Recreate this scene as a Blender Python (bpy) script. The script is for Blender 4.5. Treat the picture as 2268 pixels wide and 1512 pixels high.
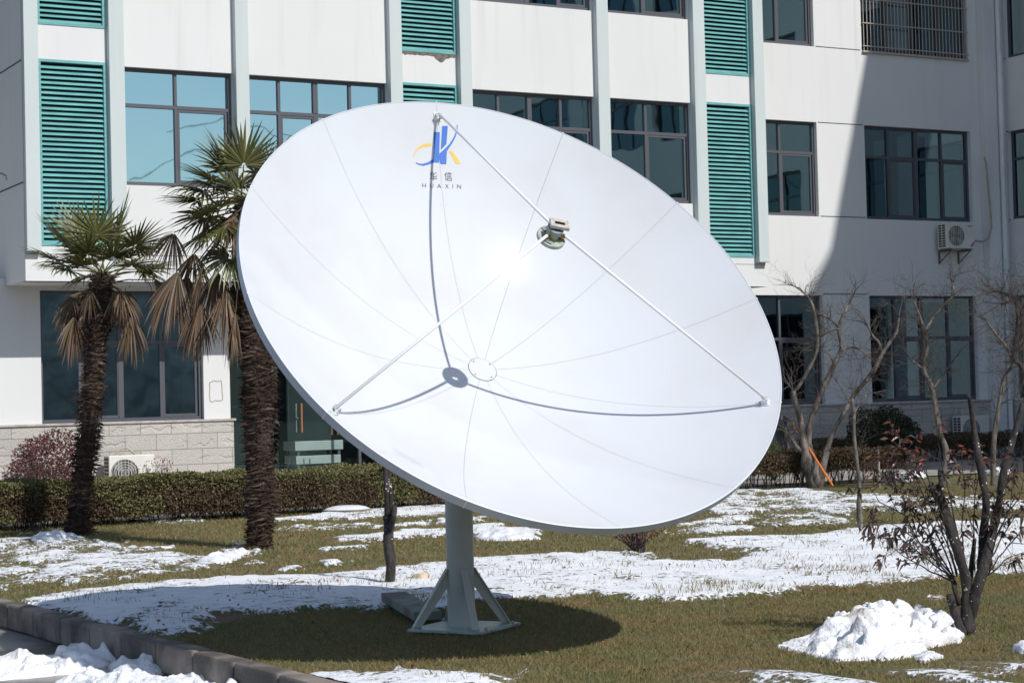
import bpy, bmesh, math, random
import numpy as np
from mathutils import Vector, Matrix, noise as mnoise
from mathutils.geometry import tessellate_polygon
random.seed(7); RNG = np.random.default_rng(7)
for o in list(bpy.data.objects): bpy.data.objects.remove(o)
scene = bpy.context.scene; COL = scene.collection
rad = math.radians

# ------------------------------------------------------------------ camera
FPX, PW, PH = 4200.0, 2268, 1512          # focal length in photo pixels
EYE = np.array([0, 0, 1.6]); PITCH = math.atan(121/FPX); ROLL = 0.025
_F = np.array([0, math.cos(PITCH), math.sin(PITCH)]); _R0 = np.array([1., 0, 0]); _U0 = np.cross(_R0, _F)
_R = math.cos(ROLL)*_R0 - math.sin(ROLL)*_U0; _U = math.cos(ROLL)*_U0 + math.sin(ROLL)*_R0
cd = bpy.data.cameras.new('Camera'); cam = bpy.data.objects.new('Camera', cd); COL.objects.link(cam)
cd.sensor_width = 36; cd.lens = FPX/PW*36; cd.clip_end = 2000
cam.matrix_world = Matrix(((_R[0], _U[0], -_F[0], 0), (_R[1], _U[1], -_F[1], 0), (_R[2], _U[2], -_F[2], 1.6), (0, 0, 0, 1)))
scene.camera = cam
# ------------------------------------------------------------------ light
SUN = np.array([0.505, -0.543, 0.671]); SUN /= np.linalg.norm(SUN)
az = math.atan2(SUN[0], SUN[1]); el = math.asin(SUN[2])
w = bpy.data.worlds.new('World'); scene.world = w; w.use_nodes = True
nt = w.node_tree; sky = nt.nodes.new('ShaderNodeTexSky'); sky.sky_type = 'NISHITA'; sky.sun_disc = False
sky.sun_elevation = el; sky.sun_rotation = az; sky.air_density = 1.0; sky.dust_density = .6; sky.ozone_density = 1.6
nt.links.new(sky.outputs[0], nt.nodes['Background'].inputs[0]); nt.nodes['Background'].inputs[1].default_value = 0.112
sl = bpy.data.lights.new('Sun', 'SUN'); so = bpy.data.objects.new('Sun', sl); COL.objects.link(so)
sl.energy = 3.9; sl.angle = rad(0.53); sl.color = (1, .975, .94)
so.rotation_euler = Vector(SUN).to_track_quat('Z', 'Y').to_euler()
scene.view_settings.view_transform = 'Standard'; scene.view_settings.look = 'None'
scene.view_settings.exposure = 0.12; scene.view_settings.gamma = 1
scene.render.engine = 'CYCLES'
scene.cycles.max_bounces = 8; scene.cycles.transparent_max_bounces = 12

# ------------------------------------------------------------------ measuring helpers
def ray(x, y):
    v = _F*FPX + _R*(x-PW/2) - _U*(y-PH/2); return v/np.linalg.norm(v)
def at(x, y, Y):                 # point seen at photo pixel (x,y) standing Y metres ahead
    r = ray(x, y); return EYE + r*(Y/r[1])
def gr(x, y, z=0.0):             # ground point at photo pixel
    r = ray(x, y); return EYE + r*((z-EYE[2])/r[2])
TH = rad(29.1)
D = np.array([math.cos(TH), math.sin(TH), 0]); N = np.array([math.sin(TH), -math.cos(TH), 0]); Z = np.array([0, 0, 1.])
A0 = np.array([-7.71, 30.9, 0])
def FP(u, w_, z): return A0 + D*u + N*w_ + Z*z       # facade frame: along, outwards, up
def fac(x, y, off=0):
    r = ray(x, y); t = ((A0+N*off-EYE) @ N)/(r @ N); P = EYE+t*r
    return float((P-A0) @ D), float(P[2])

# ------------------------------------------------------------------ mesh helpers
class MB:
    def __init__(s): s.v = []; s.f = []; s.n = 0
    def add(s, vs, fs):
        vs = np.asarray(vs, float).reshape(-1, 3); k = s.n
        s.v.append(vs); s.f.extend([tuple(i+k for i in f) for f in fs]); s.n += len(vs); return s
    def box(s, c, ax, ay, az_):  # centre and half-axis vectors
        c, ax, ay, az_ = map(lambda q: np.asarray(q, float), (c, ax, ay, az_))
        vs = [c+i*ax+j*ay+k*az_ for k in (-1, 1) for j in (-1, 1) for i in (-1, 1)]
        if np.dot(np.cross(ax, ay), az_) < 0: fs = [(0,1,3,2),(4,6,7,5),(0,4,5,1),(2,3,7,6),(0,2,6,4),(1,5,7,3)]
        else: fs = [(0,2,3,1),(4,5,7,6),(0,1,5,4),(2,6,7,3),(0,4,6,2),(1,3,7,5)]
        return s.add(vs, fs)
    def fbox(s, u0, u1, w0, w1, z0, z1):   # box in facade frame
        return s.box(FP((u0+u1)/2, (w0+w1)/2, (z0+z1)/2), D*(u1-u0)/2, N*(w1-w0)/2, Z*(z1-z0)/2)
    def abox(s, x0, x1, y0, y1, z0, z1):
        return s.box(((x0+x1)/2, (y0+y1)/2, (z0+z1)/2), ((x1-x0)/2, 0, 0), (0, (y1-y0)/2, 0), (0, 0, (z1-z0)/2))
    def tube(s, pts, rs, n=6, cap=True):
        pts = [np.asarray(p, float) for p in pts]
        if np.isscalar(rs): rs = [rs]*len(pts)
        vs = []; T0 = None; A = None
        for i, p in enumerate(pts):
            t = pts[min(i+1, len(pts)-1)] - pts[max(i-1, 0)]; t = t/(np.linalg.norm(t)+1e-12)
            if A is None:
                A = np.cross(t, [0, 0, 1.] if abs(t[2]) < .9 else [1., 0, 0])
            A = A - t*np.dot(A, t); A /= np.linalg.norm(A)+1e-12; B = np.cross(t, A)
            for k in range(n):
                a = 2*math.pi*k/n; vs.append(p + rs[i]*(math.cos(a)*A+math.sin(a)*B))
        fs = [(i*n+k, i*n+(k+1) % n, (i+1)*n+(k+1) % n, (i+1)*n+k) for i in range(len(pts)-1) for k in range(n)]
        if cap: fs += [tuple(range(n))[::-1], tuple((len(pts)-1)*n+k for k in range(n))]
        return s.add(vs, fs)
    def disc_cyl(s, c, axis, r, h, n=24, r2=None, rin=0):
        axis = np.asarray(axis, float)/np.linalg.norm(axis); c = np.asarray(c, float)
        if rin == 0: return s.tube([c, c+axis*h], [r, r if r2 is None else r2], n)
        A = np.cross(axis, [0, 0, 1.]); A /= np.linalg.norm(A); B = np.cross(axis, A); vs = []
        for (q, rr) in ((0, r), (h, r), (h, rin), (0, rin)):
            for k in range(n): a = 2*math.pi*k/n; vs.append(c+axis*q+rr*(math.cos(a)*A+math.sin(a)*B))
        fs = [(j*n+k, j*n+(k+1) % n, ((j+1) % 4)*n+(k+1) % n, ((j+1) % 4)*n+k) for j in range(4) for k in range(n)]
        return s.add(vs, fs)
    def build(s, name, m, parent=None, smooth=False, bevel=0, loc=None):
        me = bpy.data.meshes.new(name); V = np.concatenate(s.v) if s.v else np.zeros((0, 3))
        o = bpy.data.objects.new(name, me); COL.objects.link(o)
        if parent is not None:
            root = parent
            while root.parent: root = root.parent
            V = V - np.array(root.location); o.parent = parent
        elif loc is not None:
            V = V - np.asarray(loc); o.location = tuple(loc)
        me.from_pydata(V.tolist(), [], s.f); me.materials.append(m)
        if smooth: me.polygons.foreach_set('use_smooth', [True]*len(me.polygons))
        me.update()
        if bevel:
            b = o.modifiers.new('Bevel', 'BEVEL'); b.width = bevel; b.segments = 2; b.limit_method = 'ANGLE'
        return o
def root(name, loc, label, cat, group=None):
    o = bpy.data.objects.new(name, None); COL.objects.link(o); o.location = tuple(float(q) for q in loc)
    o.empty_display_size = .1; return tag(o, label, cat, group)
def tag(o, label=None, cat=None, group=None, kind=None):
    if label: o['label'] = label
    if cat: o['category'] = cat
    if group: o['group'] = group
    if kind: o['kind'] = kind
    return o

# ------------------------------------------------------------------ materials
MC = {}
def mat(name, col, rough=.6, spec=.5, metal=0, var=0, vscale=5, col2=None, bump=0, bscale=30, coat=0, stretch=(1, 1, 1), detail=4, lo=.35, hi=.65, trans=0):
    m = bpy.data.materials.new(name); m.use_nodes = True; t = m.node_tree; nd = t.nodes; L = t.links
    b = nd['Principled BSDF']; b.inputs['Base Color'].default_value = (*col, 1); b.inputs['Roughness'].default_value = rough
    b.inputs['Metallic'].default_value = metal; b.inputs['Specular IOR Level'].default_value = spec
    b.inputs['Coat Weight'].default_value = coat; b.inputs['Coat Roughness'].default_value = .15
    g = nd.new('ShaderNodeNewGeometry'); mp = nd.new('ShaderNodeMapping'); L.new(g.outputs['Position'], mp.inputs[0]); mp.inputs['Scale'].default_value = stretch
    if var or col2:
        n = nd.new('ShaderNodeTexNoise'); n.inputs['Scale'].default_value = vscale; n.inputs['Detail'].default_value = detail
        L.new(mp.outputs[0], n.inputs[0]); r = nd.new('ShaderNodeValToRGB'); L.new(n.outputs[0], r.inputs[0])
        r.color_ramp.elements[0].position = lo; r.color_ramp.elements[1].position = hi
        c2 = col2 or tuple(c*(1-var) for c in col)
        r.color_ramp.elements[0].color = (*c2, 1); r.color_ramp.elements[1].color = (*col, 1)
        L.new(r.outputs[0], b.inputs['Base Color'])
    if bump:
        n = nd.new('ShaderNodeTexNoise'); n.inputs['Scale'].default_value = bscale; n.inputs['Detail'].default_value = 5
        L.new(mp.outputs[0], n.inputs[0]); bp = nd.new('ShaderNodeBump'); bp.inputs['Strength'].default_value = bump; bp.inputs['Distance'].default_value = .02
        L.new(n.outputs[0], bp.inputs['Height']); L.new(bp.outputs[0], b.inputs['Normal'])
    if trans:
        tr = nd.new('ShaderNodeBsdfTranslucent'); mx = nd.new('ShaderNodeMixShader'); mx.inputs[0].default_value = trans
        src = b.inputs['Base Color']
        if src.links: L.new(src.links[0].from_socket, tr.inputs[0])
        else: tr.inputs[0].default_value = (*col, 1)
        L.new(b.outputs[0], mx.inputs[1]); L.new(tr.outputs[0], mx.inputs[2]); L.new(mx.outputs[0], nd['Material Output'].inputs[0])
    return m
def leafmat(name, cols, rough=.55, spec=.3, scale=60, trans=.25):
    """foliage: colour varies leaf by leaf with a random per mesh island"""
    m = bpy.data.materials.new(name); m.use_nodes = True; t = m.node_tree; nd = t.nodes; L = t.links
    b = nd['Principled BSDF']; b.inputs['Roughness'].default_value = rough; b.inputs['Specular IOR Level'].default_value = spec
    g = nd.new('ShaderNodeNewGeometry'); r = nd.new('ShaderNodeValToRGB'); cr = r.color_ramp; cr.interpolation = 'LINEAR'
    while len(cr.elements) < len(cols): cr.elements.new(.5)
    for i, c in enumerate(cols): cr.elements[i].position = i/(len(cols)-1); cr.elements[i].color = (*c, 1)
    L.new(g.outputs['Random Per Island'], r.inputs[0]); L.new(r.outputs[0], b.inputs['Base Color'])
    tr = nd.new('ShaderNodeBsdfTranslucent'); L.new(r.outputs[0], tr.inputs[0]); mx = nd.new('ShaderNodeMixShader'); mx.inputs[0].default_value = trans
    L.new(b.outputs[0], mx.inputs[1]); L.new(tr.outputs[0], mx.inputs[2]); L.new(mx.outputs[0], nd['Material Output'].inputs[0])
    return m
def glassmat(name, tint, refl, through, rough=.02, wob=.0):
    m = bpy.data.materials.new(name); m.use_nodes = True; t = m.node_tree; nd = t.nodes; L = t.links
    nd.remove(nd['Principled BSDF']); gl = nd.new('ShaderNodeBsdfGlossy'); gl.inputs[0].default_value = (*tint, 1); gl.inputs['Roughness'].default_value = rough
    tr = nd.new('ShaderNodeBsdfTransparent'); tr.inputs[0].default_value = (*through, 1)
    lw = nd.new('ShaderNodeLayerWeight'); lw.inputs[0].default_value = .25
    ma = nd.new('ShaderNodeMath'); ma.operation = 'MULTIPLY_ADD'; L.new(lw.outputs['Fresnel'], ma.inputs[0]); ma.inputs[1].default_value = .8; ma.inputs[2].default_value = refl; ma.use_clamp = True
    mx = nd.new('ShaderNodeMixShader'); L.new(ma.outputs[0], mx.inputs[0]); L.new(tr.outputs[0], mx.inputs[1]); L.new(gl.outputs[0], mx.inputs[2])
    if wob:
        g = nd.new('ShaderNodeNewGeometry'); n = nd.new('ShaderNodeTexNoise'); n.inputs['Scale'].default_value = .9; L.new(g.outputs['Position'], n.inputs[0])
        bp = nd.new('ShaderNodeBump'); bp.inputs['Strength'].default_value = wob; bp.inputs['Distance'].default_value = .01; L.new(n.outputs[0], bp.inputs['Height']); L.new(bp.outputs[0], gl.inputs['Normal'])
    L.new(mx.outputs[0], nd['Material Output'].inputs[0]); return m
def plinthmat():
    m = mat('stone_blocks', (.42, .40, .37), .85, .3); t = m.node_tree; nd = t.nodes; L = t.links; b = nd['Principled BSDF']
    g = nd.new('ShaderNodeNewGeometry'); dp = nd.new('ShaderNodeVectorMath'); dp.operation = 'DOT_PRODUCT'; L.new(g.outputs['Position'], dp.inputs[0]); dp.inputs[1].default_value = tuple(D)
    sx = nd.new('ShaderNodeSeparateXYZ'); L.new(g.outputs['Position'], sx.inputs[0]); cb = nd.new('ShaderNodeCombineXYZ'); L.new(dp.outputs['Value'], cb.inputs[0]); L.new(sx.outputs[2], cb.inputs[1])
    wn = nd.new('ShaderNodeTexNoise'); wn.inputs['Scale'].default_value = 5; wn.inputs['Detail'].default_value = 5; L.new(cb.outputs[0], wn.inputs[0])
    br = nd.new('ShaderNodeTexBrick'); L.new(cb.outputs[0], br.inputs[0]); br.inputs['Scale'].default_value = 1
    br.inputs['Brick Width'].default_value = .56; br.inputs['Row Height'].default_value = .272; br.inputs['Mortar Size'].default_value = .006; br.inputs['Mortar Smooth'].default_value = .2
    br.inputs['Color1'].default_value = (.50, .455, .40, 1); br.inputs['Color2'].default_value = (.40, .37, .335, 1); br.inputs['Mortar'].default_value = (.2, .19, .18, 1)
    n2 = nd.new('ShaderNodeTexNoise'); n2.inputs['Scale'].default_value = 45; n2.inputs['Detail'].default_value = 6; L.new(g.outputs['Position'], n2.inputs[0])
    mx = nd.new('ShaderNodeMixRGB'); mx.blend_type = 'MULTIPLY'; mx.inputs[0].default_value = .45; L.new(br.outputs[0], mx.inputs[1]); L.new(n2.outputs[0], mx.inputs[2])
    sc = nd.new('ShaderNodeMixRGB'); sc.blend_type = 'ADD'; sc.inputs[0].default_value = .12; L.new(mx.outputs[0], sc.inputs[1]); sc.inputs[2].default_value = (1, .97, .93, 1)
    L.new(sc.outputs[0], b.inputs['Base Color'])
    # chiselled face: broken ledges near the lower edge of each block
    ad = nd.new('ShaderNodeMath'); ad.operation = 'MULTIPLY_ADD'; L.new(wn.outputs[0], ad.inputs[0]); ad.inputs[1].default_value = .35; L.new(sx.outputs[2], ad.inputs[2])
    md = nd.new('ShaderNodeMath'); md.operation = 'PINGPONG'; L.new(ad.outputs[0], md.inputs[0]); md.inputs[1].default_value = .136
    rp = nd.new('ShaderNodeValToRGB'); rp.color_ramp.elements[0].position = .015; rp.color_ramp.elements[1].position = .035; L.new(md.outputs[0], rp.inputs[0])
    sm = nd.new('ShaderNodeMath'); sm.operation = 'MULTIPLY_ADD'; L.new(rp.outputs[0], sm.inputs[0]); n3 = nd.new('ShaderNodeTexNoise'); n3.inputs['Scale'].default_value = 2.6; L.new(g.outputs['Position'], n3.inputs[0]); r3 = nd.new('ShaderNodeValToRGB'); r3.color_ramp.elements[0].position = .48; r3.color_ramp.elements[1].position = .56; L.new(n3.outputs[0], r3.inputs[0]); mxx = nd.new('ShaderNodeMath'); mxx.operation = 'MAXIMUM'; L.new(r3.outputs[0], mxx.inputs[0]); L.new(rp.outputs[0], mxx.inputs[1]); L.new(mxx.outputs[0], sm.inputs[0]); sm.inputs[1].default_value = .6; L.new(n2.outputs[0], sm.inputs[2])
    sb = nd.new('ShaderNodeMath'); sb.operation = 'SUBTRACT'; L.new(sm.outputs[0], sb.inputs[0]); L.new(br.outputs['Fac'], sb.inputs[1])
    bp = nd.new('ShaderNodeBump'); bp.inputs['Strength'].default_value = .8; bp.inputs['Distance'].default_value = .025; L.new(sb.outputs[0], bp.inputs['Height']); L.new(bp.outputs[0], b.inputs['Normal'])
    return m
def wallmat(name, col, dirt=.35):
    """painted render with rain streaks"""
    m = mat(name, col, .85, .25, bump=.12, bscale=90); t = m.node_tree; nd = t.nodes; L = t.links; b = nd['Principled BSDF']
    g = nd.new('ShaderNodeNewGeometry'); mp = nd.new('ShaderNodeMapping'); L.new(g.outputs['Position'], mp.inputs[0]); mp.inputs['Scale'].default_value = (5, 5, .28)
    n = nd.new('ShaderNodeTexNoise'); n.inputs['Scale'].default_value = 1; n.inputs['Detail'].default_value = 6; L.new(mp.outputs[0], n.inputs[0])
    r = nd.new('ShaderNodeValToRGB'); r.color_ramp.elements[0].position = .56; r.color_ramp.elements[1].position = .80; L.new(n.outputs[0], r.inputs[0])
    n2 = nd.new('ShaderNodeTexNoise'); n2.inputs['Scale'].default_value = .6; n2.inputs['Detail'].default_value = 3; L.new(g.outputs['Position'], n2.inputs[0])
    mu = nd.new('ShaderNodeMath'); mu.operation = 'MULTIPLY'; L.new(r.outputs[0], mu.inputs[0]); L.new(n2.outputs[0], mu.inputs[1])
    m2 = nd.new('ShaderNodeMath'); m2.operation = 'MULTIPLY'; L.new(mu.outputs[0], m2.inputs[0]); m2.inputs[1].default_value = dirt
    mx = nd.new('ShaderNodeMixRGB'); L.new(m2.outputs[0], mx.inputs[0]); mx.inputs[1].default_value = (*col, 1); mx.inputs[2].default_value = (col[0]*.55, col[1]*.52, col[2]*.46, 1)
    v = nd.new('ShaderNodeMixRGB'); v.blend_type = 'MULTIPLY'; v.inputs[0].default_value = .10; L.new(mx.outputs[0], v.inputs[1]); L.new(n2.outputs[0], v.inputs[2])
    L.new(v.outputs[0], b.inputs['Base Color']); return m

M = {}
M['wall'] = wallmat('white_render', (.675, .675, .66), .38)
M['pil'] = wallmat('mint_grey_render', (.54, .59, .58), .25)
M['louver'] = mat('teal_painted_metal', (.155, .405, .40), .45, .4, var=.25, vscale=3, stretch=(1, 1, 6))
M['dark'] = mat('dark_cavity', (.03, .032, .035), .9)
M['frame'] = mat('grey_aluminium', (.085, .085, .098), .45, .4)
M['glass'] = glassmat('tinted_glass', (.55, .80, .83), .56, (.10, .16, .18), wob=.35)
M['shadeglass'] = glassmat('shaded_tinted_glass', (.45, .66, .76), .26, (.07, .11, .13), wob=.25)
M['wingglass'] = glassmat('dark_tinted_glass', (.5, .7, .8), .10, (.06, .09, .1))
M['doorglass'] = glassmat('shopfront_glass', (.6, .85, .85), .05, (.62, .70, .68))
M['plinth'] = plinthmat()
M['ledge'] = mat('stone_ledge', (.46, .42, .38), .8, var=.3, vscale=8)
M['groove'] = mat('dark_groove', (.09, .085, .09), .9)
M['bars'] = mat('beige_painted_bars', (.42, .36, .30), .5)
M['patch'] = mat('bare_cement', (.20, .165, .14), .9, var=.5, vscale=20, bump=.5)
M['room'] = mat('interior_wall', (.42, .46, .43), .8)
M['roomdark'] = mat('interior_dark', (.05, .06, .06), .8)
M['curtain'] = mat('blue_curtain', (.10, .14, .17), .9, var=.45, vscale=10, stretch=(3, 3, .1))
M['dish'] = mat('dish_gloss_white', (.585, .60, .62), .7, .08, col2=(.558, .562, .568), vscale=1.6, lo=.30, hi=.55, coat=.8)
M['dish'].node_tree.nodes['Principled BSDF'].inputs['Coat Roughness'].default_value = .075
M['dishback'] = mat('dish_back_grey', (.45, .48, .53), .5)
M['lip'] = mat('dish_rim_grey', (.60, .63, .68), .45, var=.1)
M['rod'] = mat('white_painted_rod', (.80, .80, .81), .35)
M['feed'] = mat('olive_cast_metal', (.40, .44, .37), .4, .5, var=.3, vscale=25)
M['feeddark'] = mat('feed_grey', (.27, .30, .31), .45, var=.2, vscale=25)
M['brass'] = mat('yellow_zinc', (.55, .38, .12), .35, metal=.8, var=.4, vscale=60)
M['flange'] = mat('flange_beige', (.55, .5, .44), .5, var=.3, vscale=40)
M['bolt'] = mat('dull_steel', (.35, .34, .32), .4, metal=.6)
M['blue'] = mat('logo_blue', (.035, .14, .50), .5)
M['yellow'] = mat('logo_yellow', (.80, .46, .07), .5)
M['ink'] = mat('logo_ink', (.07, .07, .09), .5)
M['mast'] = mat('mast_grey_green', (.48, .49, .455), .45, var=.12, vscale=4, bump=.05)
M['plate'] = mat('base_plate_paint', (.36, .48, .47), .35, col2=(.28, .22, .19), vscale=7, lo=.34, hi=.5)
M['rust'] = mat('rusty_edge', (.20, .12, .09), .8, var=.4, vscale=30)
M['snow'] = mat('snow', (.76, .77, .79), .7, .25, var=.10, vscale=9, bump=.7, bscale=55)
M['dsnow'] = mat('dirty_snow', (.79, .79, .80), .7, .25, col2=(.50, .47, .43), vscale=4.5, lo=.30, hi=.48, bump=.7, bscale=55)
M['bark'] = mat('grey_brown_bark', (.20, .17, .145), .9, col2=(.05, .042, .037), vscale=11, bump=.8, bscale=45, stretch=(1, 1, .4))
M['darkbark'] = mat('dark_bark', (.06, .048, .043), .9, col2=(.03, .025, .024), vscale=20, bump=.8, bscale=50, stretch=(1, 1, .4))
M['speck'] = mat('pale_lichen', (.62, .58, .52), .9)
M['speckbark'] = mat('white_flecked_bark', (.045, .037, .033), .9, col2=(.022, .018, .017), vscale=20, bump=.8, bscale=50, stretch=(1, 1, .4))
def _specks():
    t = M['speckbark'].node_tree; nd = t.nodes; L = t.links; b = nd['Principled BSDF']; src = b.inputs['Base Color'].links[0].from_socket
    g = nd.new('ShaderNodeNewGeometry'); v = nd.new('ShaderNodeTexVoronoi'); v.inputs['Scale'].default_value = 42; v.inputs['Randomness'].default_value = 1; L.new(g.outputs['Position'], v.inputs[0])
    n = nd.new('ShaderNodeTexNoise'); n.inputs['Scale'].default_value = 7; L.new(g.outputs['Position'], n.inputs[0])
    a = nd.new('ShaderNodeMath'); a.operation = 'MULTIPLY_ADD'; L.new(n.outputs[0], a.inputs[0]); a.inputs[1].default_value = -1.9; a.inputs[2].default_value = 1.27; 
    c = nd.new('ShaderNodeMath'); c.operation = 'ADD'; L.new(v.outputs['Distance'], c.inputs[0]); L.new(a.outputs[0], c.inputs[1])
    r = nd.new('ShaderNodeValToRGB'); r.color_ramp.elements[0].position = .315; r.color_ramp.elements[1].position = .335; r.color_ramp.elements[0].color = (1, 1, 1, 1); r.color_ramp.elements[1].color = (0, 0, 0, 1); L.new(c.outputs[0], r.inputs[0])
    m = nd.new('ShaderNodeMixRGB'); L.new(r.outputs[0], m.inputs[0]); L.new(src, m.inputs[1]); m.inputs[2].default_value = (.6, .57, .52, 1); L.new(m.outputs[0], b.inputs['Base Color'])
_specks()
M['twig'] = mat('twig_bark', (.10, .08, .067), .9, var=.4, vscale=9)
M['paint'] = mat('cream_white_casing', (.66, .64, .58), .5, var=.08, vscale=3)
M['grille'] = mat('grille_grey', (.20, .19, .18), .6)
M['acdark'] = mat('fan_dark', (.05, .05, .05), .7)
M['hose'] = mat('beige_pipe_wrap', (.42, .38, .30), .7, var=.3, vscale=20)
M['orange'] = mat('orange_plastic', (.78, .20, .03), .4, var=.15, vscale=9)
M['kerb'] = mat('kerb_concrete', (.31, .26, .22), .75, col2=(.085, .072, .062), vscale=2.2, lo=.42, hi=.62, bump=.5, bscale=60)
M['stake'] = mat('pale_timber', (.42, .36, .30), .85, var=.3, vscale=30)
M['beam'] = mat('weathered_beam', (.20, .225, .20), .85, col2=(.15, .12, .115), vscale=4.5, lo=.42, hi=.5, bump=.4)
M['stone'] = mat('pale_stone', (.62, .50, .34), .8, var=.35, vscale=14, bump=.5)
M['pipe'] = mat('white_downpipe', (.66, .68, .68), .5, var=.1)
M['red'] = mat('sticker_red', (.5, .05, .05), .5); M['sblue'] = mat('sticker_blue', (.06, .12, .45), .5)
M['plastic'] = mat('white_plastic', (.8, .8, .8), .4, var=.1)

# =================================================================== GROUND
def inpoly_sd(P, poly):
    """signed distance (positive inside) of points P (n,2) to polygon"""
    poly = np.asarray(poly, float); d2 = np.full(len(P), 1e9); ins = np.zeros(len(P), bool)
    for i in range(len(poly)):
        a, b = poly[i], poly[(i+1) % len(poly)]; e = b-a; q = P-a
        t = np.clip((q @ e)/(e @ e+1e-12), 0, 1); r = q-np.outer(t, e); d2 = np.minimum(d2, (r**2).sum(1))
        c = ((a[1] <= P[:, 1]) & (b[1] > P[:, 1])) | ((b[1] <= P[:, 1]) & (a[1] > P[:, 1]))
        with np.errstate(divide='ignore', invalid='ignore'): xi = a[0]+(P[:, 1]-a[1])*e[0]/(e[1] if e[1] else 1e-9)
        ins ^= c & (P[:, 0] < xi)
    return np.where(ins, 1, -1)*np.sqrt(d2)
_perm = RNG.random((256, 256))
def vnoise(x, y):
    xi = np.floor(x).astype(int); yi = np.floor(y).astype(int); fx = x-xi; fy = y-yi
    fx = fx*fx*(3-2*fx); fy = fy*fy*(3-2*fy); g = lambda a, b: _perm[a % 256, b % 256]
    return (g(xi, yi)*(1-fx)+g(xi+1, yi)*fx)*(1-fy)+(g(xi, yi+1)*(1-fx)+g(xi+1, yi+1)*fx)*fy
def fbm(x, y, o=4):
    s = 0; a = 1; t = 0
    for i in range(o): s = s+a*vnoise(x*2**i+17*i, y*2**i+31*i); t += a; a *= .55
    return s/t
def gp(l): return [gr(*p)[:2] for p in l]
SNOW = [  # polygons (photo outline of each snow field projected on the lawn), strength
 (gp([(40,1338),(150,1312),(330,1295),(520,1283),(700,1278),(850,1262),(930,1252),(1000,1246),(1100,1238),(1250,1228),(1390,1222),(1470,1245),(1600,1243),(1700,1225),(1600,1212),(1500,1205),(1700,1190),(1850,1183),(1920,1168),(2100,1160),(2320,1145),(2320,1268),(2180,1276),(2100,1280),(1990,1300),(1800,1308),(1600,1322),(1450,1335),(1300,1322),(1100,1330),(1000,1342),(860,1348),(740,1353),(560,1360),(450,1378),(438,1394),(325,1411),(180,1372),(100,1350)]), .8),
 (gp([(-60,1200),(60,1192),(200,1200),(330,1212),(430,1226),(530,1210),(545,1222),(480,1245),(520,1254),(440,1262),(380,1268),(200,1290),(100,1285),(-60,1315)]), .59),
 (gp([(600,1152),(760,1135),(900,1128),(985,1120),(1050,1125),(985,1140),(850,1147),(700,1154)]), .75),
 (gp([(760,1196),(880,1178),(985,1170),(1100,1160),(1200,1185),(1150,1192),(985,1186),(860,1198)]), .9),
 (gp([(1620,1088),(1800,1084),(2000,1096),(2320,1105),(2320,1128),(2050,1140),(1900,1130),(1880,1160),(1700,1168),(1560,1184),(1490,1180),(1560,1148)]), .57),
 (gp([(640,1500),(700,1490),(800,1499),(900,1494),(1120,1500),(1130,1540),(640,1540)]), .8),
 (gp([(1640,1508),(1700,1498),(1780,1500),(1900,1494),(1910,1530),(1640,1530)]), .7),
 (gp([(2120,1492),(2200,1474),(2300,1460),(2300,1540),(2150,1540)]), .62),
 (gp([(60,1190),(120,1180),(180,1195),(100,1202)]), 1.0),
 (gp([(690,1215),(780,1212),(800,1217),(720,1220)]), .68),
 (gp([(620,1258),(660,1255),(665,1263),(630,1264)]), .72),
 (gp([(520,1246),(600,1243),(615,1248),(540,1250)]), .7),
 (gp([(720,1247),(765,1245),(762,1252),(725,1253)]), .68),
 (gp([(310,1150),(440,1152),(420,1160),(330,1162)]), .5),
 (gp([(570,1170),(640,1168),(900,1155),(1060,1148),(1060,1156),(900,1166),(640,1178)]), .45),
]
def snowfield(P):
    X, Y = P[:, 0], P[:, 1]; m = np.full(len(P), -1.0)
    for poly, s in SNOW:
        sd = inpoly_sd(P, poly); sd = sd + (fbm(X*1.1+3, Y*.8, 4)-.5)*.55
        v = np.clip(sd/.16, -1, 1)*.5+.5                      # 0..1
        m = np.maximum(m, v*s)
    n = (fbm(X*3.2, Y*1.6, 5)-.5)*1.5 + (fbm(X*11, Y*6, 3)-.5)*.5
    m = np.maximum(m, 0) ; fleck = (fbm(X*1.6+50, Y*.9, 5)-.66)*3
    m = np.where(m > .02, m + n*(1.22-np.clip(m, 0, 1))*1.15, np.maximum(m, fleck*.9))
    return m
def mask(P): return np.clip((snowfield(P)-.42)/.16, 0, 1)
def lawn_z(X, Y, m): return (fbm(X*.5, Y*.5, 3)-.5)*.05 + m*(.022+.03*fbm(X*3, Y*3, 3)) + (fbm(X*14, Y*14, 2)-.5)*.012
KU = lambda W_: -4.37+.06*(W_-14.87)          # kerb line in facade frame
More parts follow.
